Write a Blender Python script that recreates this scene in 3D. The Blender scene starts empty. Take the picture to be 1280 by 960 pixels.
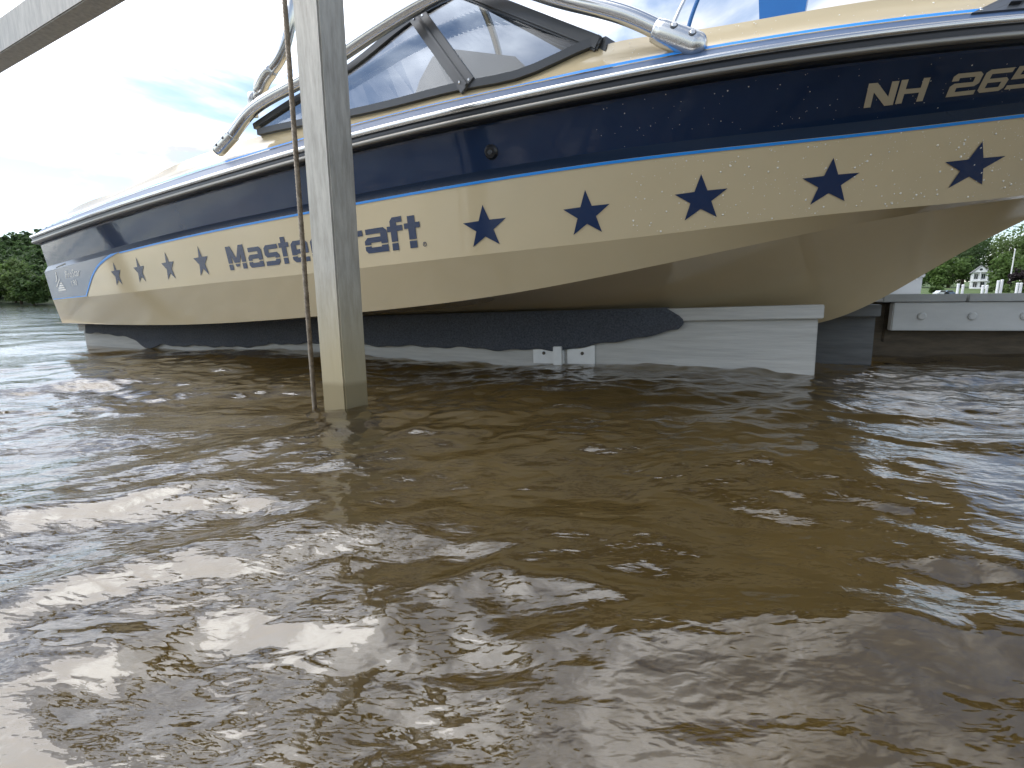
import bpy, bmesh, math, random
import numpy as np
from mathutils import Vector, Matrix
from mathutils.geometry import tessellate_polygon
random.seed(7); rng = np.random.default_rng(7)
scene = bpy.context.scene
COL = scene.collection

# ------------------------------------------------------------------ camera
cam_d = bpy.data.cameras.new("camera"); cam_o = bpy.data.objects.new("camera", cam_d); COL.objects.link(cam_o)
cam_d.sensor_width = 36.0; cam_d.lens = 600.0/1280.0*36.0; cam_d.clip_start = 0.02; cam_d.clip_end = 6000.0
PITCH = math.atan(104.5/600.0); ROLL = math.radians(0.5)
_fw = Vector((0, math.cos(PITCH), -math.sin(PITCH))); _u0 = Vector((0, math.sin(PITCH), math.cos(PITCH))); _r0 = Vector((1, 0, 0))
_rt = _r0*math.cos(ROLL) - _u0*math.sin(ROLL); _up = _r0*math.sin(ROLL) + _u0*math.cos(ROLL)
cam_o.matrix_world = Matrix(((_rt.x, _up.x, -_fw.x, 0), (_rt.y, _up.y, -_fw.y, 0), (_rt.z, _up.z, -_fw.z, 0.28), (0, 0, 0, 1)))
scene.camera = cam_o

# ------------------------------------------------------------------ world, sun, exposure
SUN_EL = math.radians(50); SUN_AZ = math.radians(-72)      # azimuth from +Y, clockwise seen from above
sun_dir = Vector((math.sin(SUN_AZ)*math.cos(SUN_EL), math.cos(SUN_AZ)*math.cos(SUN_EL), math.sin(SUN_EL)))
world = bpy.data.worlds.new("World"); scene.world = world; world.use_nodes = True
nt = world.node_tree; N = nt.nodes; L = nt.links; N.clear()
def wn(t, **k):
    n = N.new(t)
    for a, b in k.items(): setattr(n, a, b)
    return n
def wmath(op, a, b=None, clamp=False):
    n = N.new("ShaderNodeMath"); n.operation = op; n.use_clamp = clamp
    for i, v in enumerate((a, b)):
        if v is None: continue
        if isinstance(v, (int, float)): n.inputs[i].default_value = v
        else: L.new(v, n.inputs[i])
    return n.outputs[0]
out = wn("ShaderNodeOutputWorld"); bg = wn("ShaderNodeBackground"); L.new(bg.outputs[0], out.inputs[0])
sky = wn("ShaderNodeTexSky", sky_type='NISHITA', sun_disc=False, sun_elevation=SUN_EL, sun_rotation=SUN_AZ)
sky.air_density = 1.0; sky.dust_density = 0.6; sky.ozone_density = 1.0
bg.inputs[1].default_value = 0.10
tc = wn("ShaderNodeTexCoord"); sp = wn("ShaderNodeSeparateXYZ"); L.new(tc.outputs["Generated"], sp.inputs[0])
zz = wmath('ADD', wmath('MAXIMUM', sp.outputs[2], 0.0), 0.16)
cb = wn("ShaderNodeCombineXYZ"); L.new(wmath('DIVIDE', sp.outputs[0], zz), cb.inputs[0]); L.new(wmath('DIVIDE', sp.outputs[1], zz), cb.inputs[1])
cb.inputs[2].default_value = 7.6  # cloud slice
n1 = wn("ShaderNodeTexNoise"); n1.inputs["Scale"].default_value = 1.05; n1.inputs["Detail"].default_value = 8; n1.inputs["Roughness"].default_value = 0.55; n1.inputs["Distortion"].default_value = 0.35
L.new(cb.outputs[0], n1.inputs["Vector"])
r1 = wn("ShaderNodeMapRange", clamp=True, interpolation_type='SMOOTHSTEP'); r1.inputs[1].default_value = 0.42; r1.inputs[2].default_value = 0.64
L.new(n1.outputs[0], r1.inputs[0])
n2 = wn("ShaderNodeTexNoise"); n2.inputs["Scale"].default_value = 0.8; n2.inputs["Detail"].default_value = 6; n2.inputs["Roughness"].default_value = 0.6
mp = wn("ShaderNodeMapping"); mp.inputs["Location"].default_value = (4.1, -2.3, 9.0); L.new(cb.outputs[0], mp.inputs[0]); L.new(mp.outputs[0], n2.inputs["Vector"])
r2 = wn("ShaderNodeMapRange", clamp=True); r2.inputs[1].default_value = 0.34; r2.inputs[2].default_value = 0.66; r2.inputs[3].default_value = 2.3; r2.inputs[4].default_value = 13.0
L.new(n2.outputs[0], r2.inputs[0])
dt = wn("ShaderNodeVectorMath", operation='DOT_PRODUCT'); L.new(tc.outputs["Generated"], dt.inputs[0]); dt.inputs[1].default_value = sun_dir
glow = wmath('POWER', wmath('MAXIMUM', dt.outputs["Value"], 0.0), 3.0)      # cloud is thinner and brighter round the hidden sun
lum = wmath('MULTIPLY', r2.outputs[0], wmath('ADD', wmath('MULTIPLY', glow, 4.0), 0.86))
cc = wn("ShaderNodeCombineColor"); L.new(wmath('MULTIPLY', lum, 0.99), cc.inputs[0]); L.new(wmath('MULTIPLY', lum, 1.0), cc.inputs[1]); L.new(wmath('MULTIPLY', lum, 1.01), cc.inputs[2])
skb = wn("ShaderNodeMix", data_type='RGBA', blend_type='ADD'); skb.inputs[0].default_value = 1.0
L.new(sky.outputs[0], skb.inputs[6]); skb.inputs[7].default_value = (0.4, 0.45, 0.5, 1)      # thin high veil over the blue
mx = wn("ShaderNodeMix", data_type='RGBA'); L.new(r1.outputs[0], mx.inputs[0]); L.new(skb.outputs[2], mx.inputs[6]); L.new(cc.outputs[0], mx.inputs[7])
L.new(mx.outputs[2], bg.inputs[0])
sun_d = bpy.data.lights.new("sun", 'SUN'); sun_d.energy = 0.9; sun_d.angle = math.radians(45); sun_d.color = (1.0, 0.96, 0.89)
sun_o = bpy.data.objects.new("sun", sun_d); COL.objects.link(sun_o); sun_o.rotation_euler = sun_dir.to_track_quat('Z', 'Y').to_euler()
vs = scene.view_settings
scene.display_settings.display_device = 'sRGB'
vs.view_transform = 'Standard'; vs.look = 'None'; vs.exposure = 1.0; vs.gamma = 1.0; vs.use_curve_mapping = False
scene.cycles.max_bounces = 9; scene.cycles.glossy_bounces = 6; scene.cycles.transmission_bounces = 8; scene.cycles.transparent_max_bounces = 12
scene.cycles.use_denoising = True; scene.cycles.sample_clamp_indirect = 8.0

# ------------------------------------------------------------------ materials
MATS = {}
def mat(name, col, rough=0.5, metal=0.0, coat=0.0, spec=None, ior=None, var=0.0, vscale=8.0, vcol=None, bump=0.0, bscale=40.0, stretch=(1,1,1), coords='Object', rvar=0.0, sheen=0.0, wet=None):
    m = bpy.data.materials.new(name); m.use_nodes = True; MATS[name] = m
    t = m.node_tree; b = t.nodes["Principled BSDF"]
    b.inputs["Base Color"].default_value = (*col, 1); b.inputs["Roughness"].default_value = rough; b.inputs["Metallic"].default_value = metal
    if coat: b.inputs["Coat Weight"].default_value = coat; b.inputs["Coat Roughness"].default_value = 0.04
    if spec is not None: b.inputs["Specular IOR Level"].default_value = spec
    if ior: b.inputs["IOR"].default_value = ior
    if sheen: b.inputs["Sheen Weight"].default_value = sheen; b.inputs["Sheen Roughness"].default_value = 0.6
    if var or bump or rvar:
        c = t.nodes.new("ShaderNodeTexCoord"); mpn = t.nodes.new("ShaderNodeMapping"); mpn.inputs["Scale"].default_value = stretch
        t.links.new(c.outputs[coords], mpn.inputs[0])
    if var or rvar:
        n = t.nodes.new("ShaderNodeTexNoise"); n.inputs["Scale"].default_value = vscale; n.inputs["Detail"].default_value = 7; n.inputs["Roughness"].default_value = 0.62
        t.links.new(mpn.outputs[0], n.inputs["Vector"])
        r = t.nodes.new("ShaderNodeMapRange"); r.clamp = True; r.inputs[1].default_value = 0.3; r.inputs[2].default_value = 0.7
        t.links.new(n.outputs[0], r.inputs[0])
        if var:
            x = t.nodes.new("ShaderNodeMix"); x.data_type = 'RGBA'; t.links.new(r.outputs[0], x.inputs[0])
            v = vcol if vcol else tuple(k*(1-var) for k in col)
            x.inputs[6].default_value = (*v, 1); x.inputs[7].default_value = (*col, 1); t.links.new(x.outputs[2], b.inputs["Base Color"])
        if rvar:
            r3 = t.nodes.new("ShaderNodeMapRange"); r3.inputs[3].default_value = rough-rvar; r3.inputs[4].default_value = rough+rvar
            t.links.new(n.outputs[0], r3.inputs[0]); t.links.new(r3.outputs[0], b.inputs["Roughness"])
    if wet:
        g = t.nodes.new("ShaderNodeNewGeometry"); sx = t.nodes.new("ShaderNodeSeparateXYZ"); t.links.new(g.outputs["Position"], sx.inputs[0])
        nw = t.nodes.new("ShaderNodeTexNoise"); nw.inputs["Scale"].default_value = 9.0; nw.inputs["Detail"].default_value = 5; t.links.new(g.outputs["Position"], nw.inputs["Vector"])
        a = t.nodes.new("ShaderNodeMath"); a.operation = 'MULTIPLY_ADD'; t.links.new(nw.outputs[0], a.inputs[0]); a.inputs[1].default_value = -0.05; t.links.new(sx.outputs[2], a.inputs[2])
        k = t.nodes.new("ShaderNodeMapRange"); k.clamp = True; k.inputs[1].default_value = wet-.004; k.inputs[2].default_value = wet+.006; k.inputs[3].default_value = 1.0; k.inputs[4].default_value = 0.0; t.links.new(a.outputs[0], k.inputs[0])
        y = t.nodes.new("ShaderNodeMix"); y.data_type = 'RGBA'; y.blend_type = 'MULTIPLY'; t.links.new(k.outputs[0], y.inputs[0])
        src = b.inputs["Base Color"].links[0].from_socket; t.links.new(src, y.inputs[6]); y.inputs[7].default_value = (0.50, 0.46, 0.38, 1); t.links.new(y.outputs[2], b.inputs["Base Color"])
    if bump:
        n = t.nodes.new("ShaderNodeTexNoise"); n.inputs["Scale"].default_value = bscale; n.inputs["Detail"].default_value = 5
        t.links.new(mpn.outputs[0], n.inputs["Vector"])
        bp = t.nodes.new("ShaderNodeBump"); bp.inputs["Strength"].default_value = 1.0; bp.inputs["Distance"].default_value = bump
        t.links.new(n.outputs[0], bp.inputs["Height"]); t.links.new(bp.outputs[0], b.inputs["Normal"])
    return m
mat("cream_gelcoat", (0.58, 0.475, 0.30), 0.10, spec=0.5, var=0.06, vscale=2.5, bump=0.0006, bscale=3.0)
mat("navy_gelcoat", (0.009, 0.026, 0.072), 0.07, spec=0.55, bump=0.0014, bscale=4.5, stretch=(1,1,2.2))
mat("navy_band", (0.012, 0.022, 0.042), 0.22, spec=0.5)
mat("navy_decal", (0.010, 0.026, 0.078), 0.2)
mat("stern_blue", (0.065, 0.11, 0.19), 0.16, spec=0.6, bump=0.0005, bscale=4.0)
mat("blue_line", (0.015, 0.26, 0.76), 0.3)
mat("deck_blue", (0.060, 0.105, 0.20), 0.38, spec=0.4)
mat("tan_decal", (0.50, 0.44, 0.32), 0.3)
mat("white_decal", (0.82, 0.82, 0.80), 0.3)
mat("steel", (0.60, 0.60, 0.60), 0.17, 1.0, rvar=0.05, vscale=20)
mat("brushed_steel", (0.62, 0.62, 0.61), 0.26, 1.0, rvar=0.06, vscale=30)
mat("dull_moulding", (0.24, 0.23, 0.21), 0.3, 0.8)
mat("rubber_black", (0.012, 0.013, 0.016), 0.35)
mat("dark_anodised", (0.055, 0.060, 0.068), 0.34, 0.0, spec=0.6, rvar=0.05, vscale=15)
mat("dark_vinyl", (0.10, 0.11, 0.12), 0.5)
mat("grey_vinyl", (0.34, 0.36, 0.38), 0.5, var=0.1)
mat("liner", (0.45, 0.42, 0.35), 0.5)
mat("carpet", (0.018, 0.022, 0.031), 0.95, var=0.55, vscale=150, vcol=(0.080, 0.090, 0.108), bump=0.004, bscale=190, sheen=0.12)
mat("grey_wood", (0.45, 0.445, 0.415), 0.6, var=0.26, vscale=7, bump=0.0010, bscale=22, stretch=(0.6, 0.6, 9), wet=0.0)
mat("grey_wood_shaded", (0.16, 0.165, 0.165), 0.7, var=0.35, vscale=9, bump=0.001, bscale=24, stretch=(0.6, 0.6, 5))  # same bunk timber, with the shade under the hull put into its colour
mat("white_metal", (0.66, 0.67, 0.66), 0.4, 0.2, var=0.12, vscale=25)
mat("bolt_dark", (0.10, 0.085, 0.07), 0.5, 0.7)
mat("fascia_paint", (0.55, 0.555, 0.54), 0.45, var=0.13, vscale=6, stretch=(1,1,3), bump=0.0006, bscale=40)
mat("plank_grey", (0.40, 0.41, 0.40), 0.6, var=0.22, vscale=9, bump=0.0008, bscale=40)
mat("brown_timber", (0.11, 0.085, 0.055), 0.8, var=0.5, vscale=8, stretch=(1,1,5), bump=0.002, bscale=30)
mat("white_paint", (0.74, 0.75, 0.76), 0.45, var=0.06)
mat("grass", (0.09, 0.14, 0.035), 0.9, var=0.45, vscale=0.35)
mat("soil", (0.10, 0.09, 0.05), 0.95, var=0.4, vscale=0.1)
mat("bark", (0.10, 0.075, 0.05), 0.9, var=0.4, vscale=3)
mat("hill_cover", (0.040, 0.065, 0.022), 0.95, var=0.45, vscale=0.06)
for i, c in enumerate([(0.145, 0.235, 0.060), (0.110, 0.190, 0.055), (0.180, 0.265, 0.085), (0.105, 0.175, 0.060), (0.035, 0.022, 0.026)]):
    mat("leaf_%d" % i, c, 0.65, var=0.55, vscale=0.35 if i != 4 else 0.6)
def leafy(m):
    t = m.node_tree; b = t.nodes["Principled BSDF"]; o = next(n for n in t.nodes if n.type == 'OUTPUT_MATERIAL')
    src = b.inputs["Base Color"].links[0].from_socket; tr = t.nodes.new("ShaderNodeBsdfTranslucent"); t.links.new(src, tr.inputs[0])
    mxs = t.nodes.new("ShaderNodeMixShader"); mxs.inputs[0].default_value = 0.5; t.links.new(b.outputs[0], mxs.inputs[1]); t.links.new(tr.outputs[0], mxs.inputs[2]); t.links.new(mxs.outputs[0], o.inputs[0])
for i in range(5): leafy(MATS["leaf_%d" % i])
mat("blue_plastic", (0.015, 0.16, 0.50), 0.35, var=0.1)
mat("blue_rope", (0.02, 0.12, 0.34), 0.7, bump=0.001, bscale=200)
mat("wire", (0.34, 0.29, 0.23), 0.45, 0.7, var=0.5, vscale=80, vcol=(0.13, 0.10, 0.07))
mat("roof_grey", (0.20, 0.20, 0.21), 0.8)
mat("window_dark", (0.03, 0.035, 0.04), 0.1)
mat("car_paint", (0.60, 0.62, 0.64), 0.25); mat("car_blue", (0.10, 0.15, 0.25), 0.25)

def metal_post(name, stain=True):
    m = bpy.data.materials.new(name); m.use_nodes = True; MATS[name] = m; t = m.node_tree; b = t.nodes["Principled BSDF"]
    g = t.nodes.new("ShaderNodeNewGeometry"); s = t.nodes.new("ShaderNodeSeparateXYZ"); t.links.new(g.outputs["Position"], s.inputs[0])
    mpn = t.nodes.new("ShaderNodeMapping"); mpn.inputs["Scale"].default_value = (26, 26, 4); t.links.new(g.outputs["Position"], mpn.inputs[0])
    n = t.nodes.new("ShaderNodeTexNoise"); n.inputs["Scale"].default_value = 2.2; n.inputs["Detail"].default_value = 9; n.inputs["Roughness"].default_value = 0.7; t.links.new(mpn.outputs[0], n.inputs["Vector"])
    n2 = t.nodes.new("ShaderNodeTexNoise"); n2.inputs["Scale"].default_value = 7; n2.inputs["Detail"].default_value = 4; t.links.new(g.outputs["Position"], n2.inputs["Vector"])
    x = t.nodes.new("ShaderNodeMix"); x.data_type = 'RGBA'
    r = t.nodes.new("ShaderNodeMapRange"); r.inputs[1].default_value = 0.32; r.inputs[2].default_value = 0.68; t.links.new(n.outputs[0], r.inputs[0]); t.links.new(r.outputs[0], x.inputs[0])
    x.inputs[6].default_value = (0.27, 0.252, 0.215, 1); x.inputs[7].default_value = (0.48, 0.455, 0.405, 1)
    last = x.outputs[2]
    def layer(last, zlo, zhi, col, amt, wob=0.10):
        a = t.nodes.new("ShaderNodeMath"); a.operation = 'MULTIPLY_ADD'; t.links.new(n2.outputs[0], a.inputs[0]); a.inputs[1].default_value = wob; t.links.new(s.outputs[2], a.inputs[2])
        k = t.nodes.new("ShaderNodeMapRange"); k.clamp = True; k.inputs[1].default_value = zlo; k.inputs[2].default_value = zhi; k.inputs[3].default_value = amt; k.inputs[4].default_value = 0.0
        t.links.new(a.outputs[0], k.inputs[0])
        y = t.nodes.new("ShaderNodeMix"); y.data_type = 'RGBA'; t.links.new(k.outputs[0], y.inputs[0]); t.links.new(last, y.inputs[6]); y.inputs[7].default_value = (*col, 1)
        return y.outputs[2]
    if stain:
        last = layer(last, 0.16, 0.42, (0.40, 0.335, 0.20), 0.85)       # silt film left by higher water
        last = layer(last, 0.07, 0.085, (0.23, 0.185, 0.10), 0.75, 0.03)   # wet, weedy foot
    t.links.new(last, b.inputs["Base Color"])
    b.inputs["Metallic"].default_value = 0.35
    rr = t.nodes.new("ShaderNodeMapRange"); rr.inputs[3].default_value = 0.36; rr.inputs[4].default_value = 0.6; t.links.new(n.outputs[0], rr.inputs[0]); t.links.new(rr.outputs[0], b.inputs["Roughness"])
    bp = t.nodes.new("ShaderNodeBump"); bp.inputs["Distance"].default_value = 0.0007; t.links.new(n.outputs[0], bp.inputs["Height"]); t.links.new(bp.outputs[0], b.inputs["Normal"])
    return m
metal_post("galvanised_post")

def glass_mat(name, tint, alpha):
    m = bpy.data.materials.new(name); m.use_nodes = True; MATS[name] = m; t = m.node_tree; t.nodes.clear()
    o = t.nodes.new("ShaderNodeOutputMaterial"); mixn = t.nodes.new("ShaderNodeMixShader")
    tr = t.nodes.new("ShaderNodeBsdfTransparent"); tr.inputs[0].default_value = (*tint, 1)
    gl = t.nodes.new("ShaderNodeBsdfGlossy"); gl.inputs["Roughness"].default_value = 0.02; gl.inputs[0].default_value = (0.9, 0.9, 0.9, 1)
    lw = t.nodes.new("ShaderNodeLayerWeight"); lw.inputs[0].default_value = 0.5
    pw = t.nodes.new("ShaderNodeMath"); pw.operation = 'POWER'; t.links.new(lw.outputs["Facing"], pw.inputs[0]); pw.inputs[1].default_value = 5.0
    f = t.nodes.new("ShaderNodeMath"); f.operation = 'MULTIPLY_ADD'; t.links.new(pw.outputs[0], f.inputs[0]); f.inputs[1].default_value = 0.9; f.inputs[2].default_value = 0.05
    t.links.new(f.outputs[0], mixn.inputs[0]); t.links.new(tr.outputs[0], mixn.inputs[1]); t.links.new(gl.outputs[0], mixn.inputs[2]); t.links.new(mixn.outputs[0], o.inputs[0])
    return m
glass_mat("smoked_glass", (0.46, 0.49, 0.53), 0.5)
m = bpy.data.materials.new("droplet"); m.use_nodes = True; MATS["droplet"] = m; b = m.node_tree.nodes["Principled BSDF"]
b.inputs["Base Color"].default_value = (0.88, 0.85, 0.76, 1); b.inputs["Roughness"].default_value = 0.05; b.inputs["Transmission Weight"].default_value = 0.15; b.inputs["IOR"].default_value = 1.33  # pale base colour stands in for the bright highlights on clear drops

# ------------------------------------------------------------------ builders
ORG = {}
def empty(name, loc, label, cat, group=None):
    o = bpy.data.objects.new(name, None); COL.objects.link(o); o.location = loc; o.empty_display_size = 0.1
    ORG[o.name] = np.array(loc, float); tag(o, label, cat, group); return o
def tag(o, label=None, cat=None, group=None, kind=None):
    if label: o["label"] = label
    if cat: o["category"] = cat
    if group: o["group"] = group
    if kind: o["kind"] = kind
    return o
def mk(name, verts, faces, material, parent=None, smooth=False, origin=None, mats=None, midx=None):
    v = np.asarray(verts, float).reshape(-1, 3)
    org = ORG[parent.name] if parent is not None else (np.array(origin, float) if origin is not None else np.zeros(3))
    me = bpy.data.meshes.new(name); me.from_pydata((v-org).tolist(), [], [tuple(int(i) for i in f) for f in faces]); me.update()
    o = bpy.data.objects.new(name, me); COL.objects.link(o)
    for k in (mats or [material]): me.materials.append(MATS[k])
    if midx is not None: me.polygons.foreach_set("material_index", np.array(midx, np.int32))
    if smooth: me.polygons.foreach_set("use_smooth", np.ones(len(me.polygons), bool))
    if parent is not None: o.parent = parent
    else: o.location = org
    ORG[o.name] = org
    return o
class MB:
    def __init__(s): s.v = []; s.f = []; s.n = 0; s.m = []
    def add(s, v, f, mi=0):
        v = np.asarray(v, float).reshape(-1, 3); s.v.append(v); s.f += [tuple(int(i)+s.n for i in q) for q in f]; s.m += [mi]*len(f); s.n += len(v); return s
    def build(s, name, material, parent=None, **k):
        return mk(name, np.vstack(s.v), s.f, material, parent, **k)
def grid_faces(nu, nv, flip=False, wrapv=False):
    f = []
    for i in range(nu-1):
        for j in range(nv if wrapv else nv-1):
            a, b_, c, d = i*nv+j, i*nv+(j+1) % nv, (i+1)*nv+(j+1) % nv, (i+1)*nv+j
            f.append((a, d, c, b_) if flip else (a, b_, c, d))
    return f
def box_vf(c, ax, ay, az, hx, hy, hz, bev=0.0):
    """oriented box, edges chamfered by bev"""
    c = np.asarray(c, float); ax, ay, az = (np.asarray(k, float)/np.linalg.norm(k) for k in (ax, ay, az))
    bm = bmesh.new(); bmesh.ops.create_cube(bm, size=2.0)
    for v in bm.verts: v.co = Vector((v.co.x*hx, v.co.y*hy, v.co.z*hz))
    if bev: bmesh.ops.bevel(bm, geom=list(bm.edges), offset=bev, segments=2, affect='EDGES')
    bm.verts.index_update()
    vs_ = np.array([c+ax*v.co.x+ay*v.co.y+az*v.co.z for v in bm.verts]); fs = [[v.index for v in f.verts] for f in bm.faces]; bm.free()
    return vs_, fs
def tube_vf(path, r, seg=12, caps=True, up=(0, 0, 1), phase=0.0):
    P = np.asarray(path, float); n = len(P); R = np.broadcast_to(np.asarray(r, float), (n,))
    T = np.gradient(P, axis=0); T /= np.linalg.norm(T, axis=1)[:, None]
    u = np.asarray(up, float); V = []; prev = None
    for i in range(n):
        a = prev if prev is not None else (np.cross(T[i], u) if np.linalg.norm(np.cross(T[i], u)) > 1e-3 else np.cross(T[i], (1, 0, 0)))
        a = a-T[i]*(a@T[i]); a /= np.linalg.norm(a); prev = a; b2 = np.cross(T[i], a)
        ang = phase+np.arange(seg)*2*math.pi/seg
        V.append(P[i]+R[i]*(np.cos(ang)[:, None]*a+np.sin(ang)[:, None]*b2))
    F = grid_faces(n, seg, wrapv=True)
    if caps: F.append(tuple(range(seg))[::-1]); F.append(tuple(range((n-1)*seg, n*seg)))
    return np.vstack(V), F
def resample(path, n):
    P = np.asarray(path, float); t = np.r_[0, np.cumsum(np.linalg.norm(np.diff(P, axis=0), axis=1))]
    q = np.linspace(0, t[-1], n); return np.stack([spline(t, P[:, k])(q) for k in range(P.shape[1])], 1)
def disc_vf(c, nrm, r, h, seg=14, dome=0.5):
    """low round head standing on a surface"""
    c = np.asarray(c, float); nrm = np.asarray(nrm, float)/np.linalg.norm(nrm)
    a = np.cross(nrm, (0, 0, 1.0)); a = a if np.linalg.norm(a) > 1e-3 else np.array([1., 0, 0]); a /= np.linalg.norm(a); b2 = np.cross(nrm, a)
    ang = np.arange(seg)*2*math.pi/seg; ring = np.cos(ang)[:, None]*a+np.sin(ang)[:, None]*b2
    V = [c+ring*r, c+ring*r+nrm*h*dome, c+ring*r*0.7+nrm*h, c+ring*r*0.0001+nrm*h]
    return np.vstack(V), grid_faces(4, seg, wrapv=True)

# ------------------------------------------------------------------ boat lines (metres; s forward, o to starboard, z above the water)
TH = math.radians(28.0)
U = np.array([math.cos(TH), -math.sin(TH), 0.0]); MM = np.array([math.sin(TH), math.cos(TH), 0.0]); ZZ = np.array([0, 0, 1.0])
CEN = 2.35
def BP(s, o, z):
    s = np.asarray(s, float); o = np.asarray(o, float); z = np.asarray(z, float)
    s, o, z = np.broadcast_arrays(s, o, z)
    return s[..., None]*U+(CEN-o)[..., None]*MM+z[..., None]*ZZ
def spline(xs, ys):
    xs = np.array(xs, float); ys = np.array(ys, float); n = len(xs); h = np.diff(xs)
    A = np.eye(n); r = np.zeros(n)
    for i in range(1, n-1):
        A[i, i-1] = h[i-1]; A[i, i] = 2*(h[i-1]+h[i]); A[i, i+1] = h[i]
        r[i] = 6*((ys[i+1]-ys[i])/h[i]-(ys[i]-ys[i-1])/h[i-1])
    m = np.linalg.solve(A, r)
    def f(x):
        x = np.asarray(x, float); i = np.clip(np.searchsorted(xs, x)-1, 0, n-2); t = x-xs[i]; hh = h[i]
        a = (m[i+1]-m[i])/(6*hh); b = m[i]/2; c = (ys[i+1]-ys[i])/hh-hh*(2*m[i]+m[i+1])/6
        return ((a*t+b)*t+c)*t+ys[i]
    return f
SA, SB = -4.23, 0.80
class Line:
    def __init__(s, s0, s1, o, z):
        s.s0, s.s1 = s0, s1; s.o = spline(*zip(*o)); s.z = spline(*zip(*z))
    def at(s, q):
        q = np.asarray(q, float); x = SA+(SB-SA)*q
        w0 = np.clip((-3.7-x)/(-3.7-SA), 0, 1)**2; w1 = np.clip((x-0.35)/(SB-0.35), 0, 1)**2
        x = x+(s.s0-SA)*w0+(s.s1-SB)*w1
        return x, np.where(q >= 0.99999, 0.0, np.maximum(s.o(x), 0)), s.z(x)
    def P(s, q, do=0.0, dz=0.0, side=1):
        x, o, z = s.at(q); return BP(x, side*np.maximum(o+do, 0), z+dz)
RAIL = Line(-4.18, 1.33, [(-4.18, .972), (-3, 1.012), (-1.8, 1.03), (-.9, 1.022), (-.4, .965), (.1, .85), (.5, .69), (.9, .45), (1.15, .235), (1.33, 0)],
   [(-4.18, .699), (-3.2, .757), (-2.3, .801), (-1.5, .832), (-.8, .851), (-.2, .873), (.47, .903), (1.33, .965)])
STRIPE = Line(-4.21, 1.12, [(-4.21, .935), (-3, .965), (-1.6, .983), (-.85, .965), (-.35, .88), (.1, .72), (.5, .525), (.85, .29), (1.12, 0)],
   [(-4.21, .49), (-3.17, .558), (-2.4, .601), (-1.5, .634), (-.9, .655), (-.3, .684), (.19, .716), (.56, .757), (1.12, .83)])
KNUCK = Line(-4.23, .92, [(-4.23, .91), (-3, .935), (-1.6, .95), (-.85, .93), (-.35, .815), (.1, .63), (.45, .43), (.72, .22), (.92, 0)],
   [(-4.23, .308), (-3.2, .342), (-2.4, .373), (-1.5, .403), (-.9, .430), (-.3, .474), (.2, .527), (.64, .577), (.92, .64)])
CHINE = Line(-4.32, .86, [(-4.32, .85), (-3, .865), (-1.6, .87), (-.85, .855), (-.35, .75), (.1, .56), (.45, .37), (.7, .19), (.86, 0)],
   [(-4.32, .150), (-3.3, .156), (-2.7, .169), (-2.0, .203), (-1.4, .244), (-.75, .311), (-.2, .413), (.25, .508), (.64, .575), (.86, .61)])
BILGE = Line(-4.32, .83, [(-4.32, .74), (-3, .61), (-1.8, .49), (-.9, .40), (-.35, .35), (.1, .25), (.45, .155), (.7, .07), (.83, 0)],
   [(-4.32, .147), (-3.3, .152), (-2.5, .172), (-1.8, .207), (-1.0, .236), (-.5, .262), (-.1, .310), (.207, .353), (.45, .435), (.64, .515), (.83, .588)])
KEEL = Line(-4.32, .80, [(-4.32, 0), (.8, 0)], [(-4.32, .085), (-2.5, .085), (-1.2, .095), (-.5, .115), (0, .15), (.207, .185), (.354, .257), (.491, .355), (.627, .455), (.80, .565)])
_cd = spline(*zip(*[(-4.25, .085), (-3.95, .137), (-3.14, .142), (-2.64, .168), (-2.3, .172), (-2, .165), (-1.43, .123), (-1.2, .113), (-.9, .108), (-.73, .104), (-.565, .134), (-.49, .146), (-.3, .140), (.2, .136), (.7, .12), (1.0, .10), (1.33, .06)]))
_bd = spline(*zip(*[(-4.2, .055), (-3.0, .062), (-2.3, .064), (-1.6, .060), (-1.1, .056), (-.5, .050), (.4, .047), (1.33, .045)]))
def crown_do(x): return -0.12*np.clip((1.25-x)/0.35, 0.0, 1.0)
def STRIP(q, side=1, f=1.0):
    x, o, z = RAIL.at(q); k = np.clip(o/0.06, 0, 1)
    return BP(x, side*np.maximum(o-0.045*f, 0), z+_bd(x)*f)
def CROWN(q, side=1, extra=0.0, dz=0.0):
    x, o, z = RAIL.at(q); return BP(x, side*np.maximum(o+crown_do(x)-extra, 0), z+_cd(x)+dz)
def q_of_s(s): return (np.asarray(s, float)-SA)/(SB-SA)     # exact between s = -3.7 and 0.35
def side_panel(q, v): return (1-v)[..., None]*STRIPE.P(q)+v[..., None]*KNUCK.P(q)
def top_panel(q, v): return (1-v)[..., None]*RAIL.P(q, -.03, -.045)+v[..., None]*STRIPE.P(q, -.02, .035)
def cream_panel(q, v): return (1-v)[..., None]*STRIP(q)+v[..., None]*CROWN(q)
def panel_normal(fn, q, v):
    e = 1e-3; q = np.asarray(q, float); v = np.asarray(v, float)
    n = np.cross(fn(q+e, v)-fn(q-e, v), fn(q, v+e)-fn(q, v-e)); n /= np.linalg.norm(n, axis=-1)[..., None]
    return np.where((n@MM)[..., None] > 0, -n, n)
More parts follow.
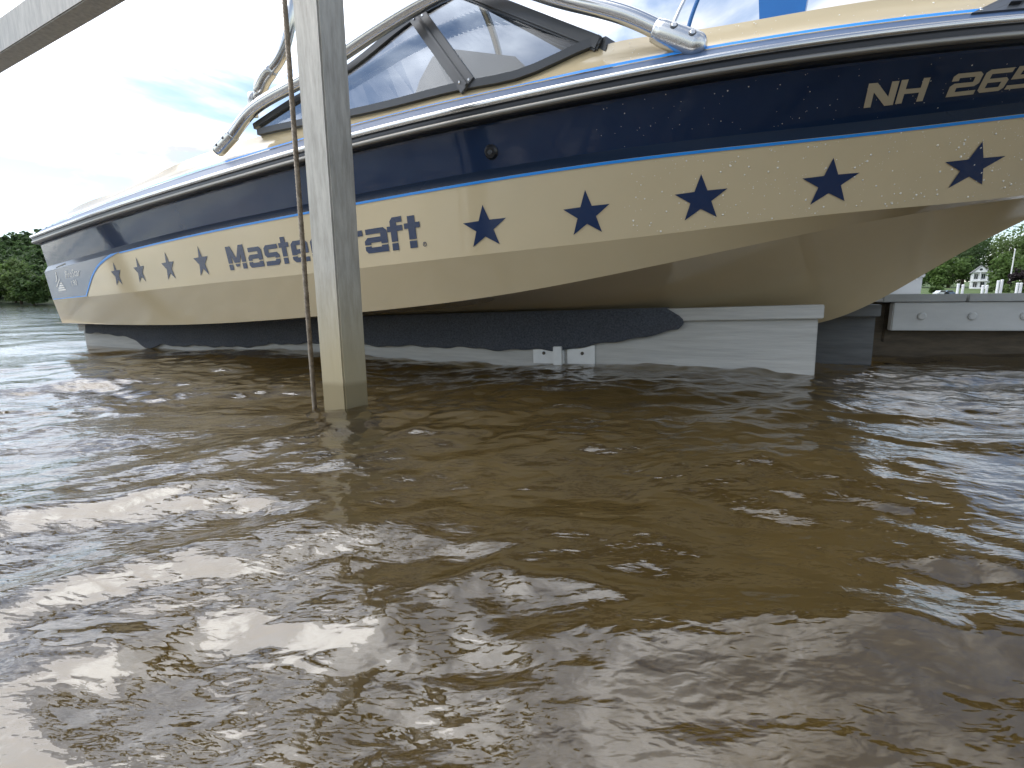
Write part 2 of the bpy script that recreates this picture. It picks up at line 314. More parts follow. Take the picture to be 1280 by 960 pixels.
class Sheet:
    """flat lettering laid on a curved panel: a = metres along, b = metres up"""
    def __init__(s, fn, vmid=0.5):
        s.fn = fn; s.Q = np.linspace(0, 0.995, 3000); C = fn(s.Q, np.full(3000, vmid))
        s.A = np.r_[0, np.cumsum(np.linalg.norm(np.diff(C, axis=0), axis=1))]
        s.H = np.linalg.norm(fn(s.Q, np.zeros(3000))-fn(s.Q, np.ones(3000)), axis=1)
    def qa(s, a): return np.interp(a, s.A, s.Q)
    def aq(s, q): return np.interp(q, s.Q, s.A)
    def put(s, a, b, v0, off):
        """b is measured up from the line v = v0"""
        a = np.asarray(a, float); b = np.asarray(b, float); q = s.qa(a); h = np.interp(q, s.Q, s.H); v = np.asarray(v0, float)-b/h
        return s.fn(q, v)+panel_normal(s.fn, q, v)*off
SIDE = Sheet(side_panel, 0.4); TOP = Sheet(top_panel)
# ------------------------------------------------------------------ motorboat
boat = empty("motorboat", tuple(BP(-1.5, 0, 0.09)), "cream and navy inboard motorboat with stars along its side, resting on the lift", "motorboat")
NQ = 150
QQ = np.r_[np.linspace(0, 0.8, 90), np.linspace(0.8, 1.0, 61)[1:]]
def loft(A, B, n=4, bulge=0.0):
    """grid between two lines given as arrays of points"""
    t = np.linspace(0, 1, n); V = A[:, None, :]*(1-t)[None, :, None]+B[:, None, :]*t[None, :, None]
    if bulge:
        T = np.gradient(A, axis=0); nn = np.cross(T, B-A); nn /= (np.linalg.norm(nn, axis=1)[:, None]+1e-9)
        V = V+nn[:, None, :]*(bulge*4*t*(1-t))[None, :, None]
    return V.reshape(-1, 3), grid_faces(len(A), n)
hull = MB()
for sd in (1, -1):
    fl = (sd == -1)
    def put(A, B, mi, n=5, bulge=0.0):
        v, f = loft(A, B, n, bulge*sd)
        hull.add(v, [q[::-1] for q in f] if fl else f, mi)
    rb = RAIL.P(QQ, -.03, -.045, sd); lg = STRIPE.P(QQ, -.02, .035, sd); st = STRIPE.P(QQ, 0, 0, sd)
    put(rb, lg, 1, 8); put(lg, st, 2, 3)
    put(st, KNUCK.P(QQ, 0, 0, sd), 0, 8); put(KNUCK.P(QQ, 0, 0, sd), CHINE.P(QQ, 0, 0, sd), 0, 6)
    c_, b_, k_ = (ln.P(QQ, 0, 0, sd)[:, None, :] for ln in (CHINE, BILGE, KEEL)); tq = np.linspace(0, 1, 15)[None, :, None]
    vb_ = c_*(2*(tq-.5)*(tq-1))+b_*(-4*tq*(tq-1))+k_*(2*tq*(tq-.5)); fb_ = grid_faces(len(QQ), 15); hull.add(vb_.reshape(-1, 3), [q[::-1] for q in fb_] if fl else fb_, 0)
    put(RAIL.P(QQ, 0.0, -.002, sd), rb, 1, 2)
# transom
tr = [ln.P(np.array([0.0]), do, dz, 1)[0] for ln, do, dz in ((RAIL, 0, 0), (RAIL, -.03, -.045), (STRIPE, -.02, .035), (STRIPE, 0, 0), (KNUCK, 0, 0), (CHINE, 0, 0), (BILGE, 0, 0), (KEEL, 0, 0))]
tl = [ln.P(np.array([0.0]), do, dz, -1)[0] for ln, do, dz in ((RAIL, 0, 0), (RAIL, -.03, -.045), (STRIPE, -.02, .035), (STRIPE, 0, 0), (KNUCK, 0, 0), (CHINE, 0, 0), (BILGE, 0, 0))]
hull.add(np.array(tr+tl[::-1]), [tuple(range(len(tr)+len(tl)))], 1)
hull_o = hull.build("hull", None, boat, smooth=True, mats=["cream_gelcoat", "navy_gelcoat", "navy_band"], midx=hull.m)

# painted decals: thin vinyl laid 1.5 mm proud of the gelcoat
def decal(name, sheet, polys, v0, a0, b0, scale, material, gap=None, off=0.0016, slope=None, parent=None, subdiv=0):
    mb = MB()
    for poly in polys:
        rings = poly if isinstance(poly[0][0], (tuple, list)) else [poly]
        flat = [p for r in rings for p in r]
        tris = tessellate_polygon([[Vector((x, y, 0)) for x, y in r] for r in rings])
        out = []
        for t3 in tris: out.append([flat[i] for i in t3])
        if gap:
            g0, g1 = gap; res = []
            for pl in out:
                for sign, lim in ((-1, g0), (1, g1)):
                    q = []
                    for i in range(len(pl)):
                        p, n_ = pl[i], pl[(i+1) % len(pl)]; ip = sign*(p[1]-lim) >= 0; iq = sign*(n_[1]-lim) >= 0
                        if ip: q.append(p)
                        if ip != iq:
                            t = (lim-p[1])/(n_[1]-p[1]); q.append((p[0]+t*(n_[0]-p[0]), lim))
                    if len(q) >= 3: res.append(q)
            out = res
        for _ in range(subdiv):
            nx = []
            for a_, b_, c_ in out:
                ab = ((a_[0]+b_[0])/2, (a_[1]+b_[1])/2); bc = ((b_[0]+c_[0])/2, (b_[1]+c_[1])/2); ca = ((a_[0]+c_[0])/2, (a_[1]+c_[1])/2)
                nx += [[a_, ab, ca], [ab, b_, bc], [ca, bc, c_], [ab, bc, ca]]
            out = nx
        for pl in out:
            a = np.array([p[0] for p in pl])*scale[0]+a0; bb = np.array([p[1] for p in pl])*scale[1]+b0
            mb.add(sheet.put(a, bb, v0, off), [tuple(range(len(pl)))])
    o = mb.build(name, material, parent or hull_o); return o
star_poly = []
for k in range(10):
    r = 0.5257 if k % 2 == 0 else 0.5257*0.40; an = math.pi/2+k*math.pi/5; star_poly.append((r*math.cos(an), r*math.sin(an)))
STARS = [(0.960, .52, .128), (1.220, .53, .130), (1.510, .55, .134), (1.804, .56, .136), (3.378, .63, .134), (3.712, .62, .137), (4.041, .60, .134), (4.394, .58, .132), (4.795, .55, .134)]
star_tris = [[star_poly[(2*k-1) % 10], star_poly[2*k], star_poly[2*k+1]] for k in range(5)]+[[star_poly[2*k+1] for k in range(5)]]
for (a, v, h), (kx, ky) in zip(STARS, [(.80, 1.10)]*4+[(1.06, 1.03), (.94, 1.0), (1.0, 1.0), (1.08, 1.0), (1.20, .98)]):
    decal("star", SIDE, star_tris, v, a, 0, (h*1.09*kx, h*.97*ky), "navy_decal", off=0.0018)
# the maker's stencilled name
G = {
 'M': [[(0, 0), (0, 1), (.30, 1), (.56, .48), (.82, 1), (1.12, 1), (1.12, 0), (.86, 0), (.86, .58), (.66, .12), (.46, .12), (.26, .58), (.26, 0)]],
 'a': [[[(.1, 0), (.98, 0), (.98, .70), (.84, .82), (.08, .82), (.08, .64), (.70, .64), (.70, .53), (.14, .53), (0, .42), (0, .1)], [(.27, .19), (.70, .19), (.70, .35), (.27, .35)]]],
 's': [[(0, 0), (.74, 0), (.88, .12), (.88, .40), (.76, .51), (.27, .51), (.27, .64), (.84, .64), (.84, .82), (.14, .82), (0, .70), (0, .44), (.12, .33), (.61, .33), (.61, .18), (0, .18)]],
 't': [[(.15, 0), (.43, 0), (.43, .64), (.60, .64), (.60, .82), (.43, .82), (.43, 1.04), (.15, 1.04), (.15, .82), (0, .82), (0, .64), (.15, .64)]],
 'e': [[[(.14, 0), (.87, 0), (.87, .18), (.27, .18), (.27, .32), (.87, .32), (.87, .70), (.74, .82), (.14, .82), (0, .70), (0, .12)], [(.27, .49), (.61, .49), (.61, .65), (.27, .65)]]],
 'r': [[(0, 0), (.27, 0), (.27, .62), (.58, .62), (.58, .82), (.14, .82), (0, .70)]],
 'C': [[(.14, 0), (.95, 0), (.95, .2), (.28, .2), (.28, .82), (.95, .82), (.95, 1.02), (.14, 1.02), (0, .88), (0, .14)]],
 'f': [[(.15, 0), (.43, 0), (.43, .62), (.68, .62), (.68, .80), (.43, .80), (.43, .90), (.68, .90), (.68, 1.08), (.27, 1.08), (.15, .96), (.15, .80), (0, .80), (0, .62), (.15, .62)]],
}
CAP = 0.104
for ch, a0, wd in (('M', 2.012, .130), ('a', 2.162, .100), ('s', 2.279, .096), ('t', 2.381, .062), ('e', 2.456, .102), ('r', 2.575, .062), ('C', 2.652, .115), ('r', 2.790, .074), ('a', 2.870, .112), ('f', 2.984, .070), ('t', 3.062, .068)):
    mx = max(p[0] for pl in G[ch] for rr in (pl if isinstance(pl[0][0], (tuple, list)) else [pl]) for p in rr)
    decal("letter", SIDE, G[ch], .79, a0, 0, (wd/mx, CAP), "navy_decal", gap=(.235, .285), off=0.0018)
ang = np.linspace(0, 2*math.pi, 17)[:-1]
ring = [[(math.cos(t), math.sin(t)) for t in ang], [(.72*math.cos(t), .72*math.sin(t)) for t in ang]]
decal("registered_mark", SIDE, [ring, [(-.35, -.45), (-.15, -.45), (-.15, .5), (-.35, .5)], [(-.15, .3), (.35, .3), (.35, .5), (-.15, .5)], [(-.15, 0), (.3, 0), (.3, .15), (-.15, .15)]], .79, 3.142, .008, (.008, .008), "navy_decal", off=0.0018)
# registration number
D = {
 'N': [[(0, 0), (.26, 0), (.26, .62), (.78, 0), (1.1, 0), (1.1, 1), (.84, 1), (.84, .38), (.32, 1), (0, 1)]],
 'H': [[(0, 0), (.26, 0), (.26, .4), (.84, .4), (.84, 0), (1.1, 0), (1.1, 1), (.84, 1), (.84, .6), (.26, .6), (.26, 1), (0, 1)]],
 '2': [[(0, 0), (1.1, 0), (1.1, .2), (.28, .2), (.28, .38), (.96, .38), (1.1, .5), (1.1, .88), (.96, 1), (.12, 1), (0, .88), (0, .68), (.26, .68), (.26, .8), (.84, .8), (.84, .58), (.14, .58), (0, .46)]],
 '6': [[[(.14, 0), (.96, 0), (1.1, .12), (1.1, .48), (.96, .6), (.27, .6), (.27, .8), (1.06, .8), (1.06, 1), (.14, 1), (0, .88), (0, .12)], [(.27, .19), (.84, .19), (.84, .42), (.27, .42)]]],
 '5': [[(0, 0), (.96, 0), (1.1, .12), (1.1, .5), (.96, .62), (.27, .62), (.27, .8), (1.06, .8), (1.06, 1), (0, 1), (0, .44), (.84, .44), (.84, .19), (0, .19)]],
}
for ch, a0, v0, w in (('N', 4.413, .745, .072), ('H', 4.490, .735, .068), ('2', 4.614, .715, .070), ('6', 4.690, .70, .066), ('5', 4.762, .69, .066)):
    decal("registration_character", TOP, D[ch], v0, a0, 0, (w/1.1, .068), "tan_decal", off=0.0018)
# stern quarter: blue-grey paint swept down to the knuckle, with its line
sw = [(1.061, .0), (.98, .045), (.901, .10), (.835, .165), (.780, .23), (.720, .34), (.669, .46), (.60, .67), (.510, .98)]
sa = spline(np.arange(len(sw)), [p[0] for p in sw]); sv = spline(np.arange(len(sw)), [p[1] for p in sw]); kk = np.linspace(0, len(sw)-1, 40)
ca, cv = sa(kk), np.clip(sv(kk), 0, 1)
mb = MB(); rows = []
for a, v in zip(ca, cv):
    aa = np.linspace(0.0005, a, 24); q = SIDE.qa(aa); vv = np.full(24, v); rows.append(side_panel(q, vv)+panel_normal(side_panel, np.maximum(q, .002), vv)*.0012)
mb.add(np.vstack(rows), grid_faces(len(rows), 24, True)); mb.build("stern_paint", "stern_blue", hull_o, smooth=True)
def ribbon(name, fn, q0, q1, v0, v1, wid, material, off, parent, n=160):
    q = np.linspace(q0, q1, n); A = fn(q, np.full(n, v0))+panel_normal(fn, q, np.full(n, v0))*off; B_ = fn(q, np.full(n, v1))+panel_normal(fn, q, np.full(n, v1))*off
    v, f = loft(A, B_, 2); return mk(name, v, f, material, parent, smooth=True)
h_ = np.interp(0.5, SIDE.Q, SIDE.H)
ribbon("pinstripe", side_panel, float(SIDE.qa(1.061)), .985, .002, .036, 0, "blue_line", .0020, hull_o)
dl = np.gradient(np.stack([ca, cv*.2], 1), axis=0); dl /= np.linalg.norm(dl, axis=1)[:, None]
nn = np.stack([-dl[:, 1], dl[:, 0]], 1)*0.012
A = np.stack([SIDE.fn(SIDE.qa(ca), cv)+panel_normal(side_panel, SIDE.qa(ca), cv)*.0022]).reshape(-1, 3)
ca2, cv2 = ca+nn[:, 0], np.clip(cv+nn[:, 1]/.2, 0, 1)
B_ = SIDE.fn(SIDE.qa(ca2), cv2)+panel_normal(side_panel, SIDE.qa(ca2), cv2)*.0022
v, f = loft(A, B_, 2); mk("pinstripe", v, f, "blue_line", hull_o, smooth=True)
ribbon("pinstripe", side_panel, .004, float(SIDE.qa(.515)), .955, .985, 0, "blue_line", .0026, hull_o, 30)
# small badge lettering on the stern quarter
def text_polys(txt, shear=0.0):
    cu = bpy.data.curves.new("lettering", 'FONT'); cu.body = txt; cu.size = 1.0; cu.shear = shear; cu.resolution_u = 2
    ob = bpy.data.objects.new("lettering", cu); COL.objects.link(ob); bpy.context.view_layer.update()
    me = ob.evaluated_get(bpy.context.evaluated_depsgraph_get()).to_mesh()
    vv = [(v.co.x, v.co.y) for v in me.vertices]; pp = [[vv[i] for i in p.vertices] for p in me.polygons]
    ob.evaluated_get(bpy.context.evaluated_depsgraph_get()).to_mesh_clear(); bpy.data.objects.remove(ob); bpy.data.curves.remove(cu)
    return pp
for txt, v0, a0, b0, sc, sh in (("ProStar", .36, .300, 0, (.070, .062), .3), ("190", .62, .345, 0, (.060, .050), .2)):
    decal("badge_lettering", SIDE, text_polys(txt, sh), v0, a0, b0, sc, "white_decal", off=0.0030)
emb = [[(.0, .0), (1.0, .0), (.97, .12), (.05, .12)], [(.1, .18), (.94, .18), (.90, .30), (.2, .30)], [(.25, .36), (.88, .36), (.84, .48), (.38, .48)], [(.42, .54), (.82, .54), (.78, .66), (.55, .66)], [(-.1, .40), (.62, 1.02), (.66, .94), (-.02, .34)], [(.15, .95), (.30, .95), (.42, 1.35), (.30, 1.38)], [(.05, .78), (.30, .90), (.28, .97), (.02, .84)], [(.34, 1.42), (.44, 1.42), (.44, 1.54), (.34, 1.54)]]
decal("skier_emblem", SIDE, emb, .72, .135, 0, (.115, .075), "white_decal", off=0.0030)
decal("scuff_slot", SIDE, [[(0, 0), (1, .28), (.95, .62), (.1, .3)]], -.01, .20, 0, (.17, .025), "rubber_black", off=0.0030)

# rub rail: black rubber body, steel half-round above and below
def sweep(name, prof, material, parent, z0=0.0, q=QQ, closed=True, side=1, smooth=True):
    rows = []
    for do, dz in prof: rows.append(RAIL.P(q, 0, 0, side)+(-side*MM*do)+ZZ*(dz+z0))
    V = np.stack(rows, 1).reshape(-1, 3); return V, grid_faces(len(q), len(prof), flip=(side == 1), wrapv=closed)
def circ(cx, cz, rx, rz, n=10): return [(cx+rx*math.cos(t), cz+rz*math.sin(t)) for t in np.arange(n)*2*math.pi/n]
for nm, prof, mt in (("rub_rail", [(-.03, -.040), (.004, -.038), (.008, -.030), (.008, .006), (.0, .012), (-.03, .012)], "rubber_black"),
                     ("steel_insert", circ(.010, .003, .0085, .0095), "steel"), ("lower_moulding", circ(.0055, -.0285, .0085, .0085), "dull_moulding")):
    mb = MB()
    for sd in (1, -1): mb.add(*sweep(nm, prof, mt, None, side=sd))
    rr = mb.build(nm, mt, boat, smooth=True)
# deck: navy edge, blue line, cream moulding
mb = MB(); mc = MB(); ml = MB()
for sd in (1, -1):
    fl = sd == -1
    def ad(target, A, B, n, bulge=0.0):
        v, f = loft(A, B, n, bulge*sd); target.add(v, [k[::-1] for k in f] if not fl else f)
    ad(mb, RAIL.P(QQ, -.004, .010, sd), STRIP(QQ, sd), 4)
    t0 = STRIP(QQ, sd); cr = CROWN(QQ, sd)
    ad(mc, t0, cr, 6, -.010)
    bl = t0+(cr-t0)/(np.linalg.norm(cr-t0, axis=1)[:, None]+1e-6)*0.013
    nrm = np.cross(np.gradient(t0, axis=0), bl-t0); nrm /= np.linalg.norm(nrm, axis=1)[:, None]+1e-9; nrm = np.where((nrm@ZZ)[:, None] < 0, -nrm, nrm)
    ad(ml, t0+nrm*.003, bl+nrm*.003, 2)
    # foredeck and engine deck close to the centre line; cockpit coaming between
    qf = QQ[QQ >= q_of_s(-.47)]; qa_ = QQ[QQ <= q_of_s(-2.78)]; qc = np.linspace(q_of_s(-2.78), q_of_s(-.47), 60)
    for qs in (qf, qa_):
        x, o, z = RAIL.at(qs); cen = BP(x, 0*x, z+_cd(x)+np.where(x > -1, .035, .004)*np.clip(o/.4, 0, 1)); ad(mc, CROWN(qs, sd), cen, 10)
    c0 = CROWN(qc, sd); c1 = CROWN(qc, sd, .10, -.004); c2 = CROWN(qc, sd, .14, -.34); ad(mc, c0, c1, 3); ad(mc, c1, c2, 3)
    x, o, z = RAIL.at(qc); ad(mc, c2, BP(x, 0*x, 0*x+.44), 4)
for sx in (-2.78, -.47):       # bulkheads at the ends of the cockpit
    q = np.array([q_of_s(sx)]*13); fr = np.linspace(-1, 1, 13); x, o, z = RAIL.at(q)
    top = BP(x, fr*(o+crown_do(x)), z+_cd(x)-.003); bot = BP(x, fr*(o+crown_do(x))*.62, 0*x+.44); mc.add(*loft(top, bot, 2))
q0 = np.array([0.0]); x, o, z = RAIL.at(q0)      # stern face of the deck
mc.add(np.vstack([RAIL.P(q0, 0, .01, 1), STRIP(q0, 1), CROWN(q0, 1), CROWN(q0, -1), STRIP(q0, -1), RAIL.P(q0, 0, .01, -1)]), [(0, 1, 2, 3, 4, 5)])
deck_o = mc.build("deck", "cream_gelcoat", boat, smooth=True)
mb.build("deck_edge_band", "deck_blue", deck_o, smooth=True); ml.build("pinstripe", "blue_line", deck_o, smooth=True)
# black plug on the topside
def on_panel(fn, q, v): return fn(np.array([q]), np.array([v]))[0], panel_normal(fn, np.array([q]), np.array([v]))[0]
p, n = on_panel(top_panel, .6807, .60)
pl = mk("hull_plug", *disc_vf(p-n*.002, n, .0225, .012, 20, .4), "rubber_black", boat, smooth=False); mk("screw", *disc_vf(p+n*.0095, n, .008, .004, 8), "dark_anodised", pl)
# louvred black vent on the foredeck side
def patch(fn, poly, n0, n1, nu=10):
    """quad poly in (q, v) extruded from n0 to n1 above the panel"""
    (a, b_, c, d) = [np.array(k, float) for k in poly]; t = np.linspace(0, 1, nu); lo = a+(b_-a)*t[:, None]; hi = d+(c-d)*t[:, None]
    R = []
    for rr, h in ((lo, n0), (lo, n1), (hi, n1), (hi, n0)): R.append(fn(rr[:, 0], rr[:, 1])+panel_normal(fn, rr[:, 0], rr[:, 1])*h)
    V = np.stack(R, 1).reshape(-1, 3); F = grid_faces(nu, 4, wrapv=True); F += [(0, 1, 2, 3), tuple(nu*4-4+k for k in (3, 2, 1, 0))]
    return V, F
vent = mk("vent", *patch(cream_panel, [(.9145, -.08), (.972, -.10), (.978, .90), (.9335, .90)], -.004, .006), "dark_anodised", boat)
for k in range(7):
    q_ = .9265+k*.0068; mk("louvre", *patch(cream_panel, [(q_, .10), (q_+.0032, .10), (q_+.0117, .86), (q_+.0085, .86)], .004, .013), "rubber_black", vent)
p, n = on_panel(cream_panel, .9178, -.01); mk("screw", *disc_vf(p+n*.006, n, .0035, .0025, 10), "steel", vent)

# windscreen
ws = empty("windscreen", (0, 0, 0), None, None); ws.parent = boat; ws.location = (0, 0, 0); ORG[ws.name] = ORG[boat.name]
BASE = [(-1.97, .0), (-1.70, 0), (-1.426, 0), (-1.2, 0), (-.962, 0), (-.73, 0), (-.565, 0), (-.49, 0)]
def base_pt(s, sd=1, dz=0.0):
    q = q_of_s(s); x, o, z = RAIL.at(np.array([q])); return BP(x, sd*(o+crown_do(x)+.004), z+_cd(x)+dz)[0]
TOPL = [(-1.995, 1.44, 1.018), (-1.72, 1.45, 1.083), (-1.43, 1.46, 1.143), (-1.15, 1.475, 1.240), (-1.045, 1.485, 1.268), (-.975, 1.49, 1.285)]   # (s, distance m, z)
def tops(sd):
    return np.array([BP(s, sd*(CEN-m_), z) for s, m_, z in TOPL])
def bar_vf(A, B, w, d, nrm):
    """flat bar from A to B, w wide across the glass, d deep along nrm"""
    A = np.asarray(A, float); B = np.asarray(B, float); ax = (B-A); Lh = np.linalg.norm(ax)/2; ax /= 2*Lh
    nrm = np.asarray(nrm, float); nrm = nrm-ax*(nrm@ax); nrm /= np.linalg.norm(nrm); return box_vf((A+B)/2, ax, np.cross(nrm, ax), nrm, Lh, w/2, d/2, min(w, d)*.18)
for sd in (1, -1):
    outn = -MM*sd
    tp = resample(tops(sd), 24); bs = np.array([base_pt(s, sd) for s in np.linspace(-1.97, -.49, 24)])
    tb = tube_vf(tp, .0155, 4, phase=math.pi/4); frm = MB().add(*tb)
    lowb = bs+ZZ*.013; frm.add(*tube_vf(lowb, .0165, 4, phase=math.pi/4)); fr = frm.build("side_frame", "dark_anodised", ws)
    cb0, ct0 = base_pt(-.49, sd), tops(sd)[-1]
    mk("corner_post", *bar_vf(cb0+U*.0, ct0+(ct0-cb0)*.03, .040, .030, outn), "dark_anodised", ws)
    vb, vt = base_pt(-.912, sd, .006), BP(-1.135, sd*(CEN-1.474), 1.243)
    vp = mk("vee_post", *bar_vf(vb+outn*.012, vt+outn*.012, .062, .010, outn), "dark_anodised", ws)
    rib = mk("post_rib", *bar_vf(vb+outn*.019-U*.000, vt+outn*.019, .010, .012, outn), "dark_anodised", vp)
    for e0, e1 in ((vb, vt), (vt, vb)):
        for w_ in (-.018, .018):
            d0 = (e1-e0)/np.linalg.norm(e1-e0); mk("screw", *disc_vf(e0+d0*.022+U*w_+outn*.0165, outn, .005, .003, 8), "steel", vp)
    # two side panes, split at the vee post, 5 mm thick
    vtop = resample(tops(sd), 60); sT = vtop@U
    def pane(s_lo0, s_lo1, s_hi0, s_hi1, nm="pane"):
        n = 16; lo = np.array([base_pt(s, sd, .012) for s in np.linspace(s_lo0, s_lo1, n)])
        hs = np.linspace(s_hi0, s_hi1, n); hi = np.stack([np.interp(hs, sT, vtop[:, k]) for k in range(3)], 1)
        V = np.vstack([lo+outn*.0025, hi+outn*.0025, hi-outn*.0025, lo-outn*.0025]); F = []
        for r_ in range(4):
            for i in range(n-1): F.append((r_*n+i, r_*n+i+1, ((r_+1) % 4)*n+(n-1-i-1 if False else i+1), ((r_+1) % 4)*n+i))
        mk(nm, V, F, "smoked_glass", ws)
    pane(-1.95, -.915, -1.97, -1.145); pane(-.895, -.50, -1.125, -.985)
    # front pane half
    cB = BP(-.33, 0, float(RAIL.z(-.33))+.175); cT = BP(-.82, 0, 1.33)
    n = 10; t = np.linspace(0, 1, n); lo = cb0+(cB-cb0)*t[:, None]+U*(.05*np.sin(t*math.pi/2))[:, None]; hi = ct0+(cT-ct0)*t[:, None]+U*(.05*np.sin(t*math.pi/2))[:, None]
    V = np.vstack([lo, hi, hi-U*.005, lo-U*.005]); F = [(r_*n+i, r_*n+i+1, ((r_+1) % 4)*n+i+1, ((r_+1) % 4)*n+i) for r_ in range(4) for i in range(n-1)]
    mk("pane", V, F, "smoked_glass", ws)
    MB().add(*tube_vf(hi, .0155, 4, phase=math.pi/4)).add(*tube_vf(lo, .026, 4, phase=math.pi/4)).build("front_frame", "dark_anodised", ws)
    k = 4; mk("mullion", *bar_vf(lo[k], hi[k], .030, .028, U), "dark_anodised", ws)
mk("mullion", *bar_vf(cB+U*.05, cT+U*.05, .04, .03, U), "dark_anodised", ws)

# wake tower: lower hoop each side, upper arch
tw = empty("wake_tower", (0, 0, 0), None, None); tw.parent = boat; ORG[tw.name] = ORG[boat.name]; tw.location = (0, 0, 0)
HOOP = [(-2.232, .932, 1.385), (-2.205, .942, 1.388), (-2.100, .988, 1.392), (-1.995, 1.046, 1.40), (-1.872, 1.083, 1.40), (-1.653, 1.113, 1.40), (-1.371, 1.170, 1.40), (-1.153, 1.212, 1.405), (-1.005, 1.231, 1.41), (-.87, 1.230, 1.415), (-.733, 1.190, 1.42), (-.606, 1.124, 1.425), (-.465, 1.058, 1.435), (-.376, 1.012, 1.447), (-.292, .957, 1.46), (-.205, .902, 1.472)]
for sd in (1, -1):
    pts = []
    for s, z, m_ in HOOP:
        k = m_/1.40; pts.append(BP(s*k, sd*(CEN-m_), .28+(z-.28)*k))
    P = resample(np.array(pts), 90)
    hoop = mk("tower_tube", *tube_vf(P[3:-4], .0235, 20), "steel", tw, smooth=True)
    # front foot: thick rounded casting with two socket screws
    ft = P[-14:]; d = P[-1]-P[-14]; d /= np.linalg.norm(d); L0 = np.linalg.norm(P[-1]-P[-14])
    prof = [(-.004, .0285), (.0, .0295), (.006, .0295), (.010, .031)]+[(x, .031+.002*min(1, x/.05)) for x in np.linspace(.02, .11, 6)]
    for t in np.linspace(.1, 1, 8): prof.append((.112+.033*math.sin(t*math.pi/2), .033*math.cos(t*math.pi/2)+.0005))
    base = P[-1]-d*.125
    foot = mk("tower_foot", *tube_vf(np.array([base+d*x for x, r in prof]), [r for x, r in prof], 20), "brushed_steel", tw, smooth=True)
    side = np.cross(d, -MM*sd); side = side if side[2] > 0 else -side; nf = (-MM*sd*.86+side*.50); nf -= d*(nf@d); nf /= np.linalg.norm(nf)
    for x in (.045, .098):
        c = base+d*x+nf*.0305
        sc_ = mk("socket_screw", *disc_vf(c, nf, .0105, .004, 14), "dark_anodised", foot); mk("socket", *disc_vf(c+nf*.0034, nf, .0070, .0022, 12), "steel", sc_)
    col = P[3]; dr = P[0]-P[6]; dr /= np.linalg.norm(dr); b0 = P[6]
    rf = mk("tower_foot", *tube_vf(np.array([b0+dr*x for x in (-.004, 0, .008, .02, .10, .118, .120)]), [.0245, .027, .027, .0265, .0265, .0255, .004], 18), "brushed_steel", tw, smooth=True)
    for x in (.035, .085): mk("socket_screw", *disc_vf(b0+dr*x-MM*sd*.0255, -MM*sd, .006, .003, 12), "rubber_black", rf)
    # hinge stub and upper arch
    k = 1.0; hb = BP(-1.985, sd*(CEN-1.43), 1.055)
    mk("hinge_stub", *tube_vf(np.array([hb, hb+ZZ*.075, hb+ZZ*.090, hb+ZZ*.096]), [.0185, .0185, .015, .006], 14), "brushed_steel", tw, smooth=True)
    up_ = [(-1.962, 1.118, 1.440), (-1.940, 1.165, 1.443), (-1.905, 1.200, 1.446), (-1.842, 1.237, 1.452), (-1.785, 1.315, 1.462), (-1.745, 1.45, 1.475), (-1.73, 1.62, 1.50), (-1.72, 1.80, 1.56), (-1.71, 1.98, 1.70), (-1.70, 2.12, 1.98), (-1.70, 2.16, 2.352)]
    A = resample(np.array([BP(s, sd*(CEN-m_), z) for s, z, m_ in up_]), 70)
    mk("tower_arch", *tube_vf(A, .0225, 16), "steel", tw, smooth=True)
    mk("clamp", *tube_vf(A[1:7], [.024, .0275, .0275, .0275, .0275, .024], 16), "brushed_steel", tw, smooth=True)
# dark band wound round the tower bow near the windscreen top
pk = BP(-.845, CEN-1.43, 1.262)
# cockpit: sole is in the deck moulding; helm seat, observer seat, dash
def seat(nm, s, o, w, parent):
    e = empty(nm, (0, 0, 0), None, None); e.parent = parent; ORG[e.name] = ORG[boat.name]; e.location = (0, 0, 0)
    c = BP(s, o, .62); mk("cushion", *box_vf(c, U, MM, ZZ, .24, w/2, .08, .03), "grey_vinyl", e)
    pts = [(s-.42, 1.10), (s-.36, 1.21), (s-.29, 1.285), (s-.20, 1.295), (s+.10, 1.20), (s+.16, 1.13), (s+.05, .70), (s-.30, .70)]
    V = np.vstack([BP([p[0] for p in pts], o-w/2, [p[1] for p in pts]), BP([p[0] for p in pts], o+w/2, [p[1] for p in pts])]); n = len(pts)
    F = [tuple(range(n)), tuple(range(2*n-1, n-1, -1))]+[(i, (i+1) % n, n+(i+1) % n, n+i) for i in range(n)]
    mk("backrest", V, F, "grey_vinyl", e); mk("pedestal", *tube_vf(np.array([BP(s, o, .445), BP(s, o, .56)]), .09, 16), "dark_vinyl", e)
seat("helm_seat", -1.03, .40, .30, boat)
mk("dashboard", *box_vf(BP(-.60, 0, .93), U, MM, ZZ, .13, .72, .06, .02), "dark_vinyl", boat)
# rain beads on the gelcoat
bead = MB()
def beads(fn, n, q0, q1, v0, v1, rmin, rmax, pw=1.0):
    for _ in range(n):
        q = q1-(q1-q0)*random.random()**pw; v = v0+(v1-v0)*random.random(); p, nn_ = on_panel(fn, q, v); r = rmin+(rmax-rmin)*random.random()**3
        bead.add(*disc_vf(p-nn_*.0003, nn_, r, r*.75, 7, .55))
beads(side_panel, 420, .76, .96, .05, .97, .0008, .0031, 1.6); beads(top_panel, 130, .74, .96, .02, .98, .0006, .0017, 1.5); beads(cream_panel, 60, .74, .95, .15, .9, .001, .0026)
tag(bead.build("rain_beads", "droplet", boat, smooth=True), kind="stuff")
